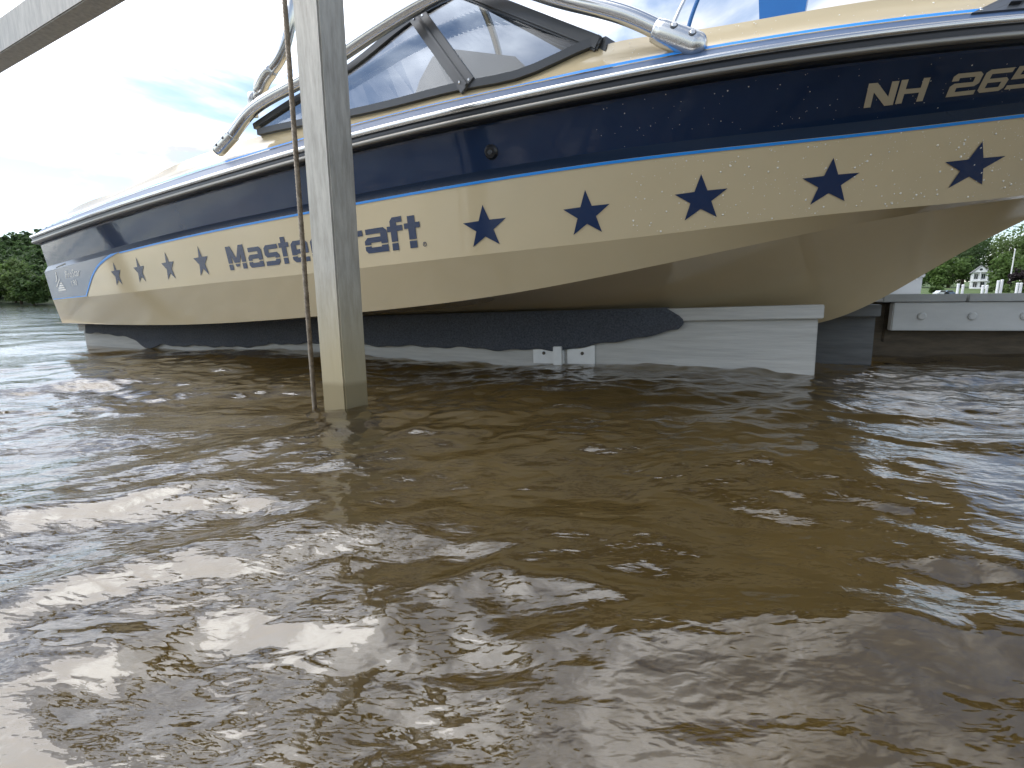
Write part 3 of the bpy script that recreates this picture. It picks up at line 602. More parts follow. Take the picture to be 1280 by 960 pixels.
# ------------------------------------------------------------------ boat lift: posts, beam, cable, padded bunks
PM = 0.9268
lift = empty("boat_lift", tuple(U*-1.02+MM*PM+ZZ*-.6), "aluminium boat lift with square post, overhead beam and carpeted timber bunks", "boat lift")
PW = .0425
for s_ in (-1.02, -4.35):
    mk("post", *box_vf(U*s_+MM*(PM+.01)+ZZ*.32, U, MM, ZZ, PW, PW, .92, .004), "galvanised_post", lift)
mk("top_beam", *box_vf(U*-2.6+MM*(PM+.0)+ZZ*1.302, U, MM, ZZ, 2.05, .034, .056, .003), "galvanised_post", lift)
# wire cable: six strands laid round each other
cb_top = U*-1.122+MM*.925+ZZ*1.36; cb_bot = U*-1.140+MM*.925+ZZ*-.5
mb = MB(); tt = np.linspace(0, 1, 260); ax = cb_bot-cb_top
for k in range(5):
    ph = 2*math.pi*k/5+tt*2*math.pi*38
    mb.add(*tube_vf(cb_top+ax*tt[:, None]+.0043*(np.cos(ph)[:, None]*U+np.sin(ph)[:, None]*MM), .0027, 6))
mb.build("lift_cable", "wire", lift, smooth=True)
mk("cable_clamp", *box_vf(cb_top+ZZ*-.02, U, MM, ZZ, .03, .03, .02, .004), "brushed_steel", lift)
def bunk(s0, o0, s1, o1, zt0, zt1, sgn, woodmat, carpet):
    """timber bunk along its outer top edge; sgn = +1 for the near one"""
    A = BP(s0, o0, zt0); Bq = BP(s1, o1, zt1); d = (Bq-A); Lb = np.linalg.norm(d); d /= Lb
    inn = np.cross(ZZ, d); inn /= np.linalg.norm(inn)
    inn = inn if (inn@MM)*sgn > 0 else -inn; w = np.cross(d, inn); w = w if w[2] > 0 else -w
    def pt(t, i, h): return A+d*(Lb*t)+inn*i+w*h
    mk("bunk_cap", *box_vf(pt(.5, .07, -.024), d, inn, w, Lb/2, .07, .024, .0025), woodmat, lift)
    v, f = box_vf(pt(.5, .045, -.20), d, inn, w, Lb/2-.012, .022, .151, .003); mk("bunk_board", v, f, woodmat, lift)
    if not carpet: return pt, d, inn, w, Lb
    n = 220; t = np.linspace(.022, .886, n)
    s_at = s0+(s1-s0)*t
    edge = spline([.0, .02, .05, .10, .14, .165, .185, .22, .27, .34, .42, .52, .60, .68, .76, .80, .84, .87, .895], [.060, .062, .066, .085, .13, .168, .150, .150, .150, .158, .140, .142, .150, .158, .166, .156, .125, .098, .080])(t)
    edge = edge+.004*np.sin(t*90)+.003*np.sin(t*211+1)
    rows = []
    hs = [(.14, .003), (.07, .0045), (.012, .004), (-.003, .001), (-.0055, -.010)]
    jag = np.linspace(0, 1, n)**24
    for i_, h in hs: rows.append(np.array([pt(a-.004*j_, i_, h) for a, j_ in zip(t, jag)]))
    fold = .007*np.sin(t*46)+.006*np.sin(t*23+2)+.004*np.sin(t*97+1)
    for k in (.25, .45, .65, .8, .92, 1.0):
        nudge = np.where(edge*k > .05, .0, .0)
        rows.append(np.array([pt(a+j_*.010*math.sin(k*2.6), -.0065-fo*k*.6+.010*math.sin(min(1, k)*math.pi)*0+(.012*min(1, max(0, (e*k-.055)/.05))), -.010-(e-.010)*k) for a, e, fo, j_ in zip(t, edge, fold, jag)]))
    th = .005; R = np.stack(rows, 1); m_ = R.shape[1]
    inner = R.copy(); inner[:, 2:, :] += inn*th; inner[:, :2, :] -= w*th*.4
    V = np.concatenate([R, inner[:, ::-1, :]], 1).reshape(-1, 3); F = grid_faces(n, 2*m_, wrapv=True); F += [tuple(range(2*m_))[::-1], tuple(range((n-1)*2*m_, n*2*m_))]
    mk("bunk_carpet", V, F, "carpet", lift, smooth=True)
    # aluminium bracket with two bolts
    br = None
    ho = -.185
    for t0, t1, mt, i0 in ((.755, .787, "white_metal", .018), (.790, .817, "white_metal", .018)):
        v, f = box_vf(pt((t0+t1)/2, i0, ho), d, inn, w, Lb*(t1-t0)/2, .004, .040, .001)
        if br is None: br = mk("bracket", v, f, mt, lift)
        else: mk("flange", v, f, mt, br)
        mk("bolt", *disc_vf(pt(t0+(t1-t0)*(.35 if t0 < .77 else .55), i0-.004, ho+.006), -inn, .0075, .006, 8), "bolt_dark", br)
    mk("stub", *box_vf(pt(.7815, .006, ho-.004), d, inn, w, .019, .016, .040, .002), "white_metal", br)
    return pt, d, inn, w, Lb
bunk(-4.26, .79, .17, .335, .143, .256, 1, "grey_wood", True)
bunk(-4.26, -.70, .42, -.27, .150, .250, -1, "grey_wood_shaded", False)

# ------------------------------------------------------------------ dock behind the bow
DA = np.array([1.845, 2.374, 0]); DD = np.array([.9798, -.2, 0]); DN = np.array([-.2, -.9798, 0])
dock = empty("dock", tuple(DA+DD*2), "grey timber dock with bolted pale fascia behind the bow", "dock")
DL = 4.6
mk("fascia_board", *box_vf(DA+DD*(DL/2+.012)+ZZ*.1865, DD, DN, ZZ, DL/2, .019, .067, .004), "fascia_paint", dock)
mk("end_board", *box_vf(DA-DN*.62+DD*.03+ZZ*.155, DN, DD, ZZ, .58, .019, .095, .004), "brown_timber", dock)
for k in range(21):
    mk("bolt_cap", *disc_vf(DA+DD*(.135+.2085*k)+ZZ*.188+DN*.019, DN, .019, .008, 16, .6), "fascia_paint", dock)
for k in range(13):
    mk("deck_plank", *box_vf(DA+DD*(-.04+.171+.352*k)-DN*.60+ZZ*.2745, DD, DN, ZZ, .172, .632, .0185, .003), "plank_grey", dock)
mk("inner_beam", *box_vf(DA+DD*(DL/2)-DN*.09+ZZ*.06, DD, DN, ZZ, DL/2+.05, .04, .19, .004), "brown_timber", dock)
mk("inner_beam", *box_vf(DA+DD*(DL/2)-DN*1.15+ZZ*.06, DD, DN, ZZ, DL/2, .04, .19, .004), "brown_timber", dock)
for k in (0.3, 2.4, 4.4):
    mk("piling", *tube_vf(np.array([DA+DD*k-DN*.25+ZZ*-.9, DA+DD*k-DN*.25+ZZ*.25]), .09, 14), "brown_timber", dock, smooth=True)
# white locker on the dock
lp = DA+DD*.148-DN*.46; lk = empty("dock_locker", tuple(lp+ZZ*.2932), "white locker standing on the dock, half hidden by the bow", "locker")
def locker():
    c = DA+DD*.148-DN*.46+ZZ*.355
    mk("body", *box_vf(c+ZZ*-.0165, DD, DN, ZZ, .145, .16, .045, .004), "white_paint", lk); mk("lid", *box_vf(c+ZZ*.037, DD, DN, ZZ, .152, .167, .010, .004), "white_paint", lk)
    mk("hinge", *disc_vf(c+DD*.1455+DN*.06+ZZ*.02, DD, .008, .004, 10), "brushed_steel", lk)
    mk("hinge", *disc_vf(c+DD*.11+DN*.161+ZZ*.02, DN, .006, .004, 10), "brushed_steel", lk)
locker()

# blue tub on the foredeck, rod and rope rising from the deck
def on_deck(s, o): 
    x = np.array([float(q_of_s(s))]); xx, oo, z = RAIL.at(x); return float(z[0]+_cd(xx)[0]+.035*np.clip(oo[0]/.4, 0, 1)*(1-o/(oo[0]-.12)))
tub_o = BP(-.03, .56, on_deck(-.03, .56))
tub = empty("blue_tub", tuple(tub_o), "bright blue plastic tub standing on the foredeck at the top of the picture", "tub")
c = tub_o; hw = .075
V = []; 
for h, k in ((.002, .052), (.20, .072), (.20, .066), (.012, .046)):
    for a, b_ in ((-1, -1), (1, -1), (1, 1), (-1, 1)): V.append(c+U*a*k+MM*b_*k*.9+ZZ*h)
mk("body", V, grid_faces(4, 4, wrapv=True)+[(0, 1, 2, 3), (12, 13, 14, 15)], "blue_plastic", tub)
mk("rim", *tube_vf(np.array([c+U*a*.072+MM*b_*.066+ZZ*.2 for a, b_ in ((-1, -1), (1, -1), (1, 1), (-1, 1), (-1, -1))]), .006, 8), "blue_plastic", tub)
fz = on_deck(-.05, .60); cush = tag(mk("folded_pad", *box_vf(BP(-.03, .66, on_deck(-.03, .66)+.012), U, MM, ZZ, .085, .028, .010, .004), "grey_vinyl", None, origin=BP(-.03, .66, 0)), "thin grey folded pad lying beside the blue tub", "pad")
rd = [BP(-.345, .70, on_deck(-.34, .70)), BP(-.318, .66, 1.13), BP(-.24, .60, 1.30), BP(-.05, .52, 1.62)]
tag(mk("steel_rod", *tube_vf(resample(np.array(rd), 20), .0055, 8), "brushed_steel", None, smooth=True, origin=rd[0]), "thin steel rod slanting up from the deck by the tower foot", "rod")
rp = [BP(-.285, .68, on_deck(-.285, .68)), BP(-.278, .67, 1.09), BP(-.262, .66, 1.15), BP(-.21, .62, 1.29), BP(-.11, .55, 1.55)]
tag(mk("blue_rope", *tube_vf(resample(np.array(rp), 24), .006, 8), "blue_rope", None, smooth=True, origin=rp[0]), "dark blue rope rising from the deck beside the steel rod", "rope")

# ------------------------------------------------------------------ water
def quick_sheet(name, X_, Y_, Z_, material):
    o = mk(name, np.stack([X_, Y_, Z_], -1).reshape(-1, 3), grid_faces(X_.shape[0], X_.shape[1], True), material, None, smooth=True); return o
def spaced(lo, hi, dmin, grow, far):
    a = [lo]; 
    while a[-1] < hi: a.append(a[-1]+dmin)
    d = dmin
    while a[-1] < far: d *= grow; a.append(a[-1]+d)
    b_ = [lo]; d = dmin
    while b_[-1] > -far: d *= grow; b_.append(b_[-1]-d)
    return np.array(b_[:0:-1]+a)
xs = spaced(-1.6, 1.7, .0085, 1.035, 2500.0); ys = spaced(0.12, 2.3, .0075, 1.03, 2500.0)
X, Y = np.meshgrid(xs, ys, indexing='ij')
DX = np.maximum(np.gradient(xs)[:, None], np.gradient(ys)[None, :]); Zw = np.zeros_like(X)
def vnoise(X, Y, cell, seed):
    r = np.random.default_rng(seed); T = r.random((64, 64)); gx, gy = X/cell, Y/cell; ix, iy = np.floor(gx).astype(int), np.floor(gy).astype(int); fx, fy = gx-ix, gy-iy
    fx = fx*fx*(3-2*fx); fy = fy*fy*(3-2*fy)
    g = lambda a, b_: T[a % 64, b_ % 64]
    return (g(ix, iy)*(1-fx)+g(ix+1, iy)*fx)*(1-fy)+(g(ix, iy+1)*(1-fx)+g(ix+1, iy+1)*fx)*fy
wr = np.random.default_rng(21)
calm = .22+1.35*np.clip(vnoise(X+3, Y, .55, 3)*.6+vnoise(X, Y, .23, 4)*.5-.08, 0, 1)
WX = X+.05*(vnoise(X, Y, .35, 8)-.5)+.02*(vnoise(X, Y, .14, 9)-.5); WY = Y+.05*(vnoise(X, Y, .33, 10)-.5)+.02*(vnoise(X, Y, .15, 11)-.5)
def waves(n, l0, l1, slope, a0, spread, mod=None):
    global Zw
    for _ in range(n):
        lam = math.exp(wr.uniform(math.log(l0), math.log(l1))); k = 2*math.pi/lam; th = math.radians(a0+wr.normal()*spread)
        amp = slope/k*math.sqrt(2.0/n); fade = np.clip((lam/DX-3.0)/4.0, 0, 1)
        ph = k*(math.cos(th)*WX+math.sin(th)*WY)+wr.uniform(0, 6.28); sn = np.sin(ph)
        Zw += amp*fade*(sn+.22*np.sin(2*ph+1.57)) * (1 if mod is None else mod)
WAVE_CALLS = 1
waves(7, .9, 2.6, .035, -80, 30)
waves(14, .28, .80, .055, -72, 35)
waves(26, .08, .26, .095, -80, 40, calm)
waves(44, .032, .085, .125, -78, 50, calm)
# bow-wave ridges crossing the right of the picture
for (x0, y0, x1, y1, amp, wd) in ((.15, 1.25, 2.4, .72, .010, .045), (.35, 1.02, 2.2, .55, .006, .035), (-1.1, .46, -.10, .80, .011, .055), (-.75, .30, .0, .64, .007, .05), (-.1, .46, 1.1, .24, .005, .04)):
    d = np.array([x1-x0, y1-y0]); Ln = np.linalg.norm(d); d /= Ln; t = ((X-x0)*d[0]+(Y-y0)*d[1])/Ln; e = -(X-x0)*d[1]+(Y-y0)*d[0]+.03*np.sin(t*9)
    env = np.clip(t*3, 0, 1)*np.clip((1-t)*3, 0, 1); Zw += amp*env*(np.exp(-(e/wd)**2)-.6*np.exp(-((e-wd*1.7)/wd)**2)-.4*np.exp(-((e+wd*1.7)/wd)**2))
pc = U*-1.02+MM*(PM+.01); rr_ = np.hypot(X-pc[0], Y-pc[1]); Zw += (.0022*np.sin(rr_*78+.8)*np.exp(-(rr_-.05)/.16)*np.clip((rr_-.03)/.03, 0, 1)+.004*np.exp(-((rr_-.05)/.012)**2))*(DX < .03)
Zw -= .002
nx, ny = X.shape
V = np.stack([X, Y, Zw], -1).reshape(-1, 3).astype(np.float32)
ii = (np.arange(nx-1)[:, None]*ny+np.arange(ny-1)[None, :]).ravel(); Fq = np.stack([ii, ii+ny, ii+ny+1, ii+1], 1).astype(np.int32)
me = bpy.data.meshes.new("water"); me.vertices.add(len(V)); me.vertices.foreach_set("co", V.ravel())
me.loops.add(Fq.size); me.loops.foreach_set("vertex_index", Fq.ravel()); me.polygons.add(len(Fq)); me.polygons.foreach_set("loop_start", np.arange(len(Fq), dtype=np.int32)*4)
me.polygons.foreach_set("use_smooth", np.ones(len(Fq), bool)); me.update(calc_edges=True); me.validate()
wm = bpy.data.materials.new("lake_water"); wm.use_nodes = True; t = wm.node_tree; b = t.nodes["Principled BSDF"]
b.inputs["Roughness"].default_value = 0.02; b.inputs["IOR"].default_value = 1.74; b.inputs["Specular IOR Level"].default_value = 0.5
tcn = t.nodes.new("ShaderNodeTexCoord")
na = t.nodes.new("ShaderNodeTexNoise"); na.inputs["Scale"].default_value = 1.6; na.inputs["Detail"].default_value = 3; t.links.new(tcn.outputs["Object"], na.inputs["Vector"])
xm = t.nodes.new("ShaderNodeMix"); xm.data_type = 'RGBA'; t.links.new(na.outputs[0], xm.inputs[0]); xm.inputs[6].default_value = (0.012, 0.0085, 0.0032, 1); xm.inputs[7].default_value = (0.024, 0.017, 0.0064, 1)
t.links.new(xm.outputs[2], b.inputs["Base Color"])
prev = None
def ripple(sc_, dist, st, rot, patch, lo, hi, det=2):
    """one train of ripples, stronger in gusty patches"""
    global prev
    mpn = t.nodes.new("ShaderNodeMapping"); mpn.inputs["Scale"].default_value = st; mpn.inputs["Rotation"].default_value = (0, 0, math.radians(rot)); t.links.new(tcn.outputs["Object"], mpn.inputs[0])
    n_ = t.nodes.new("ShaderNodeTexNoise"); n_.inputs["Scale"].default_value = sc_; n_.inputs["Detail"].default_value = det; n_.inputs["Roughness"].default_value = .45; n_.inputs["Distortion"].default_value = .5
    t.links.new(mpn.outputs[0], n_.inputs["Vector"])
    pn = t.nodes.new("ShaderNodeTexNoise"); pn.inputs["Scale"].default_value = patch; pn.inputs["Detail"].default_value = 3; t.links.new(mpn.outputs[0], pn.inputs["Vector"])
    pr = t.nodes.new("ShaderNodeMapRange"); pr.clamp = True; pr.inputs[1].default_value = .36; pr.inputs[2].default_value = .64; pr.inputs[3].default_value = lo; pr.inputs[4].default_value = hi; t.links.new(pn.outputs[0], pr.inputs[0])
    ml = t.nodes.new("ShaderNodeMath"); ml.operation = 'MULTIPLY'; t.links.new(n_.outputs[0], ml.inputs[0]); t.links.new(pr.outputs[0], ml.inputs[1])
    bp = t.nodes.new("ShaderNodeBump"); bp.inputs["Distance"].default_value = dist; bp.inputs["Strength"].default_value = 1.0; t.links.new(ml.outputs[0], bp.inputs["Height"])
    if prev: t.links.new(prev.outputs[0], bp.inputs["Normal"])
    prev = bp
ripple(1.4, .012, (1, 1.5, 1), 8, .3, .7, 1.2, 3)
ripple(7.0, .0040, (1, 1.7, 1), 12, 1.2, .6, 1.2)
ripple(20.0, .0023, (1, 2.0, 1), -18, 1.7, .35, 1.5)
ripple(42.0, .0009, (1, 2.4, 1), 14, 2.0, .25, 1.7)
ripple(80.0, .00026, (1, 2.0, 1), -32, 2.4, .1, 1.7)
t.links.new(prev.outputs[0], b.inputs["Normal"])
bt = t.nodes.new("ShaderNodeBsdfPrincipled"); bt.inputs["Base Color"].default_value = (0.65, 0.54, 0.29, 1); bt.inputs["Roughness"].default_value = 0.02; bt.inputs["IOR"].default_value = 1.74; bt.inputs["Transmission Weight"].default_value = 1.0
t.links.new(prev.outputs[0], bt.inputs["Normal"]); mw = t.nodes.new("ShaderNodeMixShader"); mw.inputs[0].default_value = 0.82
t.links.new(b.outputs[0], mw.inputs[1]); t.links.new(bt.outputs[0], mw.inputs[2]); t.links.new(mw.outputs[0], next(n for n in t.nodes if n.type == 'OUTPUT_MATERIAL').inputs[0])
me.materials.append(wm); wo = bpy.data.objects.new("water", me); COL.objects.link(wo); tag(wo, "brown rippled lake water filling the foreground", kind="structure")

mat("lake_sand", (0.36, 0.285, 0.150), 0.9, var=0.35, vscale=2.2)
bx = np.array([-400, -60, -12, -5, -2.5, -1, 0, 1, 2.5, 5, 12, 60, 400.]); by = np.array([-200, -20, -4, -1, 0, .6, 1.2, 2, 3, 5, 9, 20, 60, 190.])
BX, BY = np.meshgrid(bx, by, indexing='ij'); BZ = -.42-.10*np.clip(BY, 0, 6)-.05*np.clip(-BX, 0, 8)-.02*np.clip(np.hypot(BX, BY)-8, 0, 120)
tag(quick_sheet("lake_bed", BX, BY, BZ, "lake_sand"), "sandy lake bed dimly seen through the brown water", kind="structure")

# ------------------------------------------------------------------ far shores
def leaf_cloud(n, cx, rad, leaf, r, clumps=26, flat=.8):
    """leaf-sized quads gathered in clumps through an ellipsoid crown"""
    cx = np.asarray(cx, float); rad = np.asarray(rad, float)
    u = r.normal(size=(clumps, 3)); u /= np.linalg.norm(u, axis=1)[:, None]; cc_ = cx+u*rad*(.25+.72*r.random((clumps, 1))**.6)*np.array([1, 1, 1])
    cr_ = rad.mean()*(.22+.26*r.random(clumps))
    k = r.integers(0, clumps, n); w = r.normal(size=(n, 3)); w /= np.linalg.norm(w, axis=1)[:, None]
    P = cc_[k]+w*cr_[k][:, None]*(r.random((n, 1))**.4)*np.array([1, 1, flat])
    a = w*.6+r.normal(size=(n, 3))*.5+np.array([0, 0, .35]); a /= np.linalg.norm(a, axis=1)[:, None]
    t1 = np.cross(a, r.normal(size=(n, 3))); t1 /= np.linalg.norm(t1, axis=1)[:, None]; t2 = np.cross(a, t1)
    s_ = leaf*(.5+.9*r.random((n, 1)))
    V = np.stack([P-t1*s_-t2*s_*.7, P+t1*s_-t2*s_*.7, P+t1*s_+t2*s_*.7, P-t1*s_+t2*s_*.7], 1).reshape(-1, 3)
    return V, np.arange(4*n).reshape(-1, 4)
def quick(name, V, F, material, parent=None, origin=(0, 0, 0)):
    V = np.asarray(V, np.float32)-np.asarray(origin, np.float32); F = np.asarray(F, np.int32)
    me = bpy.data.meshes.new(name); me.vertices.add(len(V)); me.vertices.foreach_set("co", V.ravel()); me.loops.add(F.size); me.loops.foreach_set("vertex_index", F.ravel())
    me.polygons.add(len(F)); me.polygons.foreach_set("loop_start", np.arange(len(F), dtype=np.int32)*F.shape[1]); me.update(calc_edges=True)
    me.materials.append(MATS[material]); o = bpy.data.objects.new(name, me); COL.objects.link(o); o.location = (0, 0, 0) if parent else origin
    if parent: o.parent = parent
    return o
def tree(name, base, h, w, material, label, group, seed, n=1500, leaf=.35, low=.12):
    r = np.random.default_rng(seed); base = np.array(base, float)
    e = empty(name, tuple(base), label, "tree", group)
    V, F = leaf_cloud(n, base+ZZ*h*(low+1)/2, (w/2, w/2, h*(1-low)/2), leaf, r, 22+int(w*2)); quick("crown", V, F, material, e, base)
    lean = np.array([r.normal()*.02*h, r.normal()*.02*h, 0]); mbt = MB(); mbt.add(*tube_vf(np.array([base-ZZ*.3, base+lean*.4+ZZ*h*.3, base+lean+ZZ*h*.75]), [w*.045, w*.033, w*.01], 7))
    for _ in range(4):
        a = r.random()*6.28; p0 = base+ZZ*h*(.28+.3*r.random()); mbt.add(*tube_vf(np.array([p0, p0+np.array([math.cos(a)*w*.2, math.sin(a)*w*.2, h*.1]), p0+np.array([math.cos(a)*w*.36, math.sin(a)*w*.36, h*.2])]), [w*.018, w*.012, w*.004], 5))
    mbt.build("trunk", "bark", e, smooth=True); return e
# left: wooded hill
hx = np.linspace(-1500, 30, 90); hy = np.linspace(0, 1, 40)
HX, HT = np.meshgrid(hx, hy, indexing='ij'); HYd = 205+6*np.sin(HX/37)+HT*520
ridge = 62+9*np.sin(HX/61.0+1.2)+5*np.sin(HX/23.0)+.02*(HX+230)
HZ = -.6+1.6*np.clip(HT*40, 0, 1)+ridge*np.clip((HT-.03)/.52, 0, 1)**1.15*(1-.25*np.clip((HT-.55)/.45, 0, 1))
def hill_z(x, y):
    ht = (y-205-6*math.sin(x/37))/520; rg = 62+9*math.sin(x/61.0+1.2)+5*math.sin(x/23.0)+.02*(x+230)
    return -.6+1.6*min(1, max(0, ht*40))+rg*min(1, max(0, (ht-.03)/.52))**1.15*(1-.25*min(1, max(0, (ht-.55)/.45)))
hl = quick("hill", np.stack([HX, HYd, HZ], -1).reshape(-1, 3), grid_faces(90, 40, True), "hill_cover"); tag(hl, "low wooded hill beyond the lake on the left", kind="structure")
fr_ = np.random.default_rng(5); Vs = []; Fs = []; nn0 = 0
for _ in range(900):
    y_ = fr_.uniform(232, 520); x_ = (fr_.uniform(-.2, .35)-1.07+.0)*y_ if True else 0
    z_ = hill_z(x_, y_); hh = fr_.uniform(9, 15); ww = fr_.uniform(7, 11); v, f = leaf_cloud(220, (x_, y_, z_+hh*.5), (ww/2, ww/2, hh/2), .85, fr_, 9); Vs.append(v); Fs.append(f+nn0); nn0 += len(v)
tag(quick("forest", np.vstack(Vs), np.vstack(Fs), "leaf_3"), "dark green forest covering the far hillside", "forest", kind="stuff")
ordn = ["first", "second", "third", "fourth", "fifth", "sixth", "seventh"]
lx = [-246.5, -238.5, -231, -224.5, -217, -209.5, -202]; lh = [16.5, 18.5, 14.5, 17.5, 19.0, 15.0, 17.0]; lw = [10, 11.5, 9, 10, 12, 9.5, 10.5]; lc = [0, 2, 0, 0, 2, 1, 0]; ly = [222, 219, 214, 221, 216, 214, 220]
desc = ["broad bright green", "tall rounded bright green", "low mid green", "full mid green", "widest bright green", "small darker green", "leafy mid green"]
for i in range(7):
    tree("shore_tree", (lx[i], ly[i], hill_z(lx[i], ly[i])-.2), lh[i], lw[i], "leaf_%d" % lc[i], "%s tree on the far left shore, %s from the picture's left edge" % (desc[i], ordn[i]), "trees along the left shore", 40+i, 3600, .40, .03)
# right: lawn, house, trees
gx = np.linspace(60, 700, 60); gt = np.linspace(0, 1, 24); GX, GT = np.meshgrid(gx, gt, indexing='ij'); GY = 128+GT*220+.0*GX; GZ = -.5+1.4*np.clip(GT*14, 0, 1)+2.6*np.clip((GT-.06)/.2, 0, 1)+7*np.clip((GT-.3)/.7, 0, 1)
tag(quick("shore", np.stack([GX, GY, GZ], -1).reshape(-1, 3), grid_faces(60, 24, True), "grass"), "grassy bank on the far right shore", kind="structure")
def gz(y): g = (y-128)/220; return -.5+1.4*min(1, max(0, g*14))+2.6*min(1, max(0, (g-.06)/.2))+7*min(1, max(0, (g-.3)/.7))
def atpx(px, D): return (px-640)/600.0*D
hx0 = atpx(1213.5, 176); hy0 = 176.0; hz0 = gz(hy0)-.1
house = empty("house", (hx0, hy0, hz0), "white two-storey house with gabled porch among the trees", "house")
HA = math.radians(38); HEX = np.array([math.cos(HA), -math.sin(HA), 0]); HEY = np.array([math.sin(HA), math.cos(HA), 0])
def hp(a, b_, z): return np.array([hx0, hy0, hz0])+HEX*a+HEY*b_+ZZ*z
def hb(nm, cx, cy, cz, sx, sy, sz, mt, par): return mk(nm, *box_vf(hp(cx, cy, cz), HEX, HEY, (0, 0, 1), sx/2, sy/2, sz/2, .02), mt, par)
hw_ = 4.1
w_ = hb("wall", 0, 3.0, 2.95, hw_, 4.0, 5.9, "white_paint", house); hb("wall", 4.6, 4.2, 2.6, 6.5, 4.0, 5.2, "white_paint", house)
gb = [(-hw_/2-.2, 5.9), (hw_/2+.2, 5.9), (0, 8.2)]
mk("gable", [hp(a, -.35, z) for a, z in gb]+[hp(a, 5, z) for a, z in gb], [(0, 1, 2), (5, 4, 3), (0, 3, 4, 1), ], "white_paint", house)
for sd in (-1, 1):
    mk("roof", [hp(0, -.6, 8.34), hp(sd*2.6, -.6, 5.72), hp(sd*2.6, 5.2, 5.72), hp(0, 5.2, 8.34), hp(0, -.6, 8.2), hp(sd*2.5, -.6, 5.6), hp(sd*2.5, 5.2, 5.6), hp(0, 5.2, 8.2)], [(0, 1, 2, 3), (7, 6, 5, 4), (0, 4, 5, 1), (1, 5, 6, 2), (2, 6, 7, 3)], "roof_grey", house)
mk("roof", [hp(1.2, 1.9, 5.2), hp(8.2, 1.9, 5.2), hp(8.2, 4.2, 7.2), hp(1.2, 4.2, 7.2), hp(8.2, 6.5, 5.2), hp(1.2, 6.5, 5.2)], [(0, 1, 2, 3), (3, 2, 4, 5), (1, 4, 2), (0, 3, 5)], "roof_grey", house)
for x_ in (-1.85, 0, 1.85): hb("porch_column", x_, -.15, 2.95, .28, .28, 5.9, "white_paint", house)
hb("porch_floor", 0, .2, 2.85, hw_+.2, 1.5, .35, "white_paint", house); hb("porch_floor", 0, .2, .2, hw_+.2, 1.5, .4, "white_paint", house)
for z_ in (1.6, 4.45):
    for x_ in (-.95, .95):
        wi = hb("window", x_, .98, z_, .95, .08, 1.7, "window_dark", house); hb("frame", x_, .93, z_, .08, .05, 1.7, "white_paint", wi)
mk("window", *disc_vf(hp(0, -.35, 6.9), -HEY, .42, .05, 14), "window_dark", house)
for x_ in (3.0, 5.5): hb("window", x_, 2.18, 3.6, .9, .06, 1.4, "window_dark", house)
TR = [(1160, 205, 15.5, 15, 1, "mid green tree beside the white locker", 6), (1176, 190, 13, 12, 0, "bright green bushy tree left of the house, next to the darker one", 7), (1193, 196, 19.5, 14, 3, "dark rounded tree just left of the house", 8), (1206, 205, 21.5, 15, 3, "tall dark tree rising behind the house", 9),
      (1243, 165, 11.5, 10.0, 0, "light green tree in front of the house's right side", 10), (1246, 192, 20, 15, 2, "pale green tall tree behind the flagpole", 11), (1270, 185, 26, 20, 2, "largest pale green tree at the right edge", 12), (1298, 180, 27, 19, 0, "tall green tree cut off by the right edge", 13), (1258.5, 158, 7.4, 3.9, 4, "small dark purple-leaved tree below the flagpole", 14), (1140, 215, 17, 15, 1, "mid green tree mostly hidden behind the bow", 15), (1330, 190, 24, 18, 1, "green tree beyond the right edge of the dock", 16)]
for px, D, h, w, c_, lab, sd_ in TR:
    tree("tree", (atpx(px, D), D, gz(D)-.2), h, w, "leaf_%d" % c_, lab, "trees on the right shore", sd_, 3600 if w > 8 else 1800, .34 if w > 8 else .22, .04)
for i, (px, D, w, h) in enumerate([(1164, 150, 6, 2.0), (1242, 150, 9, 2.6), (1272, 146, 12, 3.4)]):
    e = tag(quick("hedge", *leaf_cloud(700, (atpx(px, D), D, gz(D)+h*.4), (w/2, 1.4, h/2), .3, np.random.default_rng(70+i), 16), "leaf_%d" % (2 if i else 0), None, (atpx(px, D), D, gz(D))), ["clipped bright green shrub at the left end of the far lawn", "low green hedge right of the house", "long pale green hedge at the right edge"][i], "hedge", "hedges on the far lawn")
fx, fy = atpx(1251, 160), 160.0
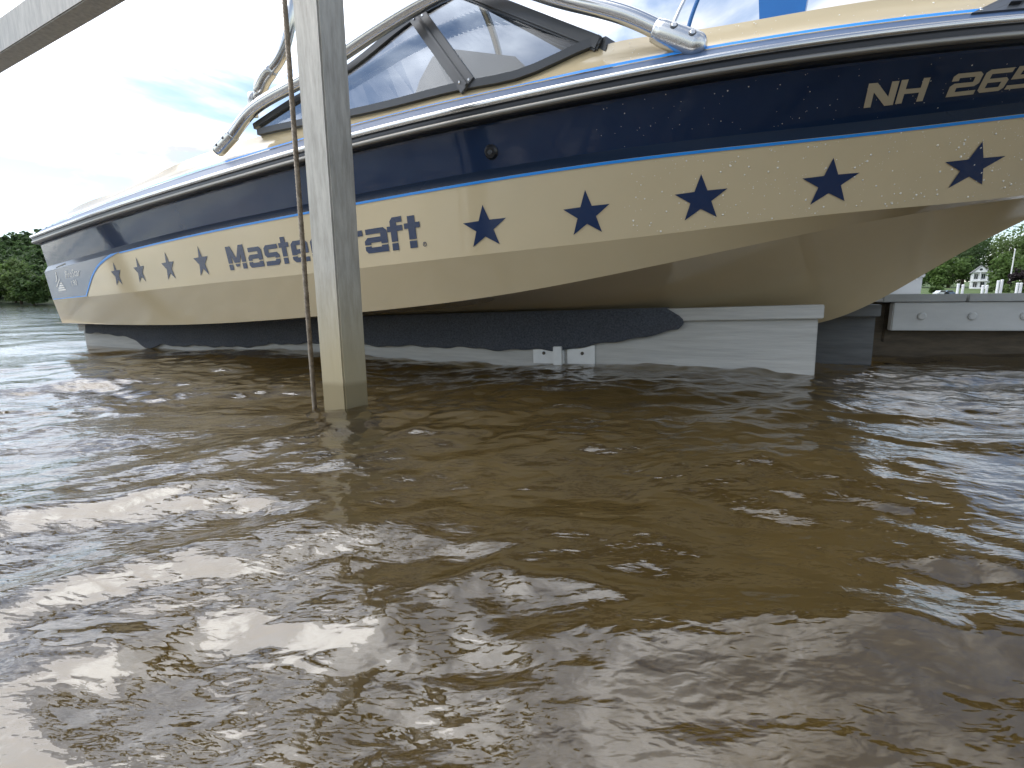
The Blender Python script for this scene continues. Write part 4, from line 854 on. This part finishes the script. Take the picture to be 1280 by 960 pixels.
fp = empty("flagpole", (fx, fy, gz(fy)), "tall thin white flagpole right of the house", "flagpole"); mk("pole", *tube_vf(np.array([(fx, fy, gz(fy)-.2), (fx, fy, 8.0), (fx, fy, 15.0)]), [.22, .18, .12], 8), "white_paint", fp); mk("finial", *disc_vf((fx, fy, 15.0), (0, 0, 1), .2, .3, 8), "white_paint", fp)
for i, (px, hpx) in enumerate([(1188.5, 357.0), (1194.5, 358.0), (1219, 359), (1224, 359), (1237, 353.5), (1241.5, 352.5), (1261, 356.5), (1265.5, 356.5)]):
    D = 42.0; x_ = atpx(px, D); zt = .28+(371-hpx)/600*D*1.01
    pp_ = empty("dock_post", (x_, D, -1.0), "slim white mooring post far behind the dock, %s from the left" % ["first", "second", "third", "fourth", "fifth", "sixth", "seventh", "last"][i], "post", "white mooring posts")
    mk("shaft", *tube_vf(np.array([(x_, D, -1.0), (x_, D, zt)]), .095, 10), "white_paint", pp_); mk("cap", *disc_vf((x_, D, zt), (0, 0, 1), .11, .09, 10), "white_paint", pp_)
for i, px in enumerate((1168.5, 1177.0)):
    D = 140.0; x_ = atpx(px, D); zb = gz(D)
    car = empty("parked_car", (x_, D, zb), ["pale parked car on the far bank, nearer the locker", "silver blue parked car on the far bank, nearer the white posts"][i], "car", "cars parked on the far bank")
    P2 = [(-2.1, .35), (2.1, .35), (2.15, .8), (1.3, .95), (.7, 1.45), (-1.0, 1.45), (-1.6, .95), (-2.15, .85)]
    V = [(x_+a*.8, D-.8, zb+z) for a, z in P2]+[(x_+a*.8, D+.8, zb+z) for a, z in P2]; n = len(P2)
    mk("body", V, [tuple(range(n)), tuple(range(2*n-1, n-1, -1))]+[(k, (k+1) % n, n+(k+1) % n, n+k) for k in range(n)], "car_paint" if i == 0 else "car_blue", car)
    mk("window", [(x_+a*.8, D-.82, zb+z) for a, z in ((-1.3, 1.0), (.95, 1.0), (.6, 1.38), (-.95, 1.38))], [(0, 1, 2, 3)], "window_dark", car)
    for a in (-1.05, 1.05): mk("wheel", *disc_vf((x_+a, D-.72, zb+.32), (0, -1, 0), .32, .12, 14), "rubber_black", car)
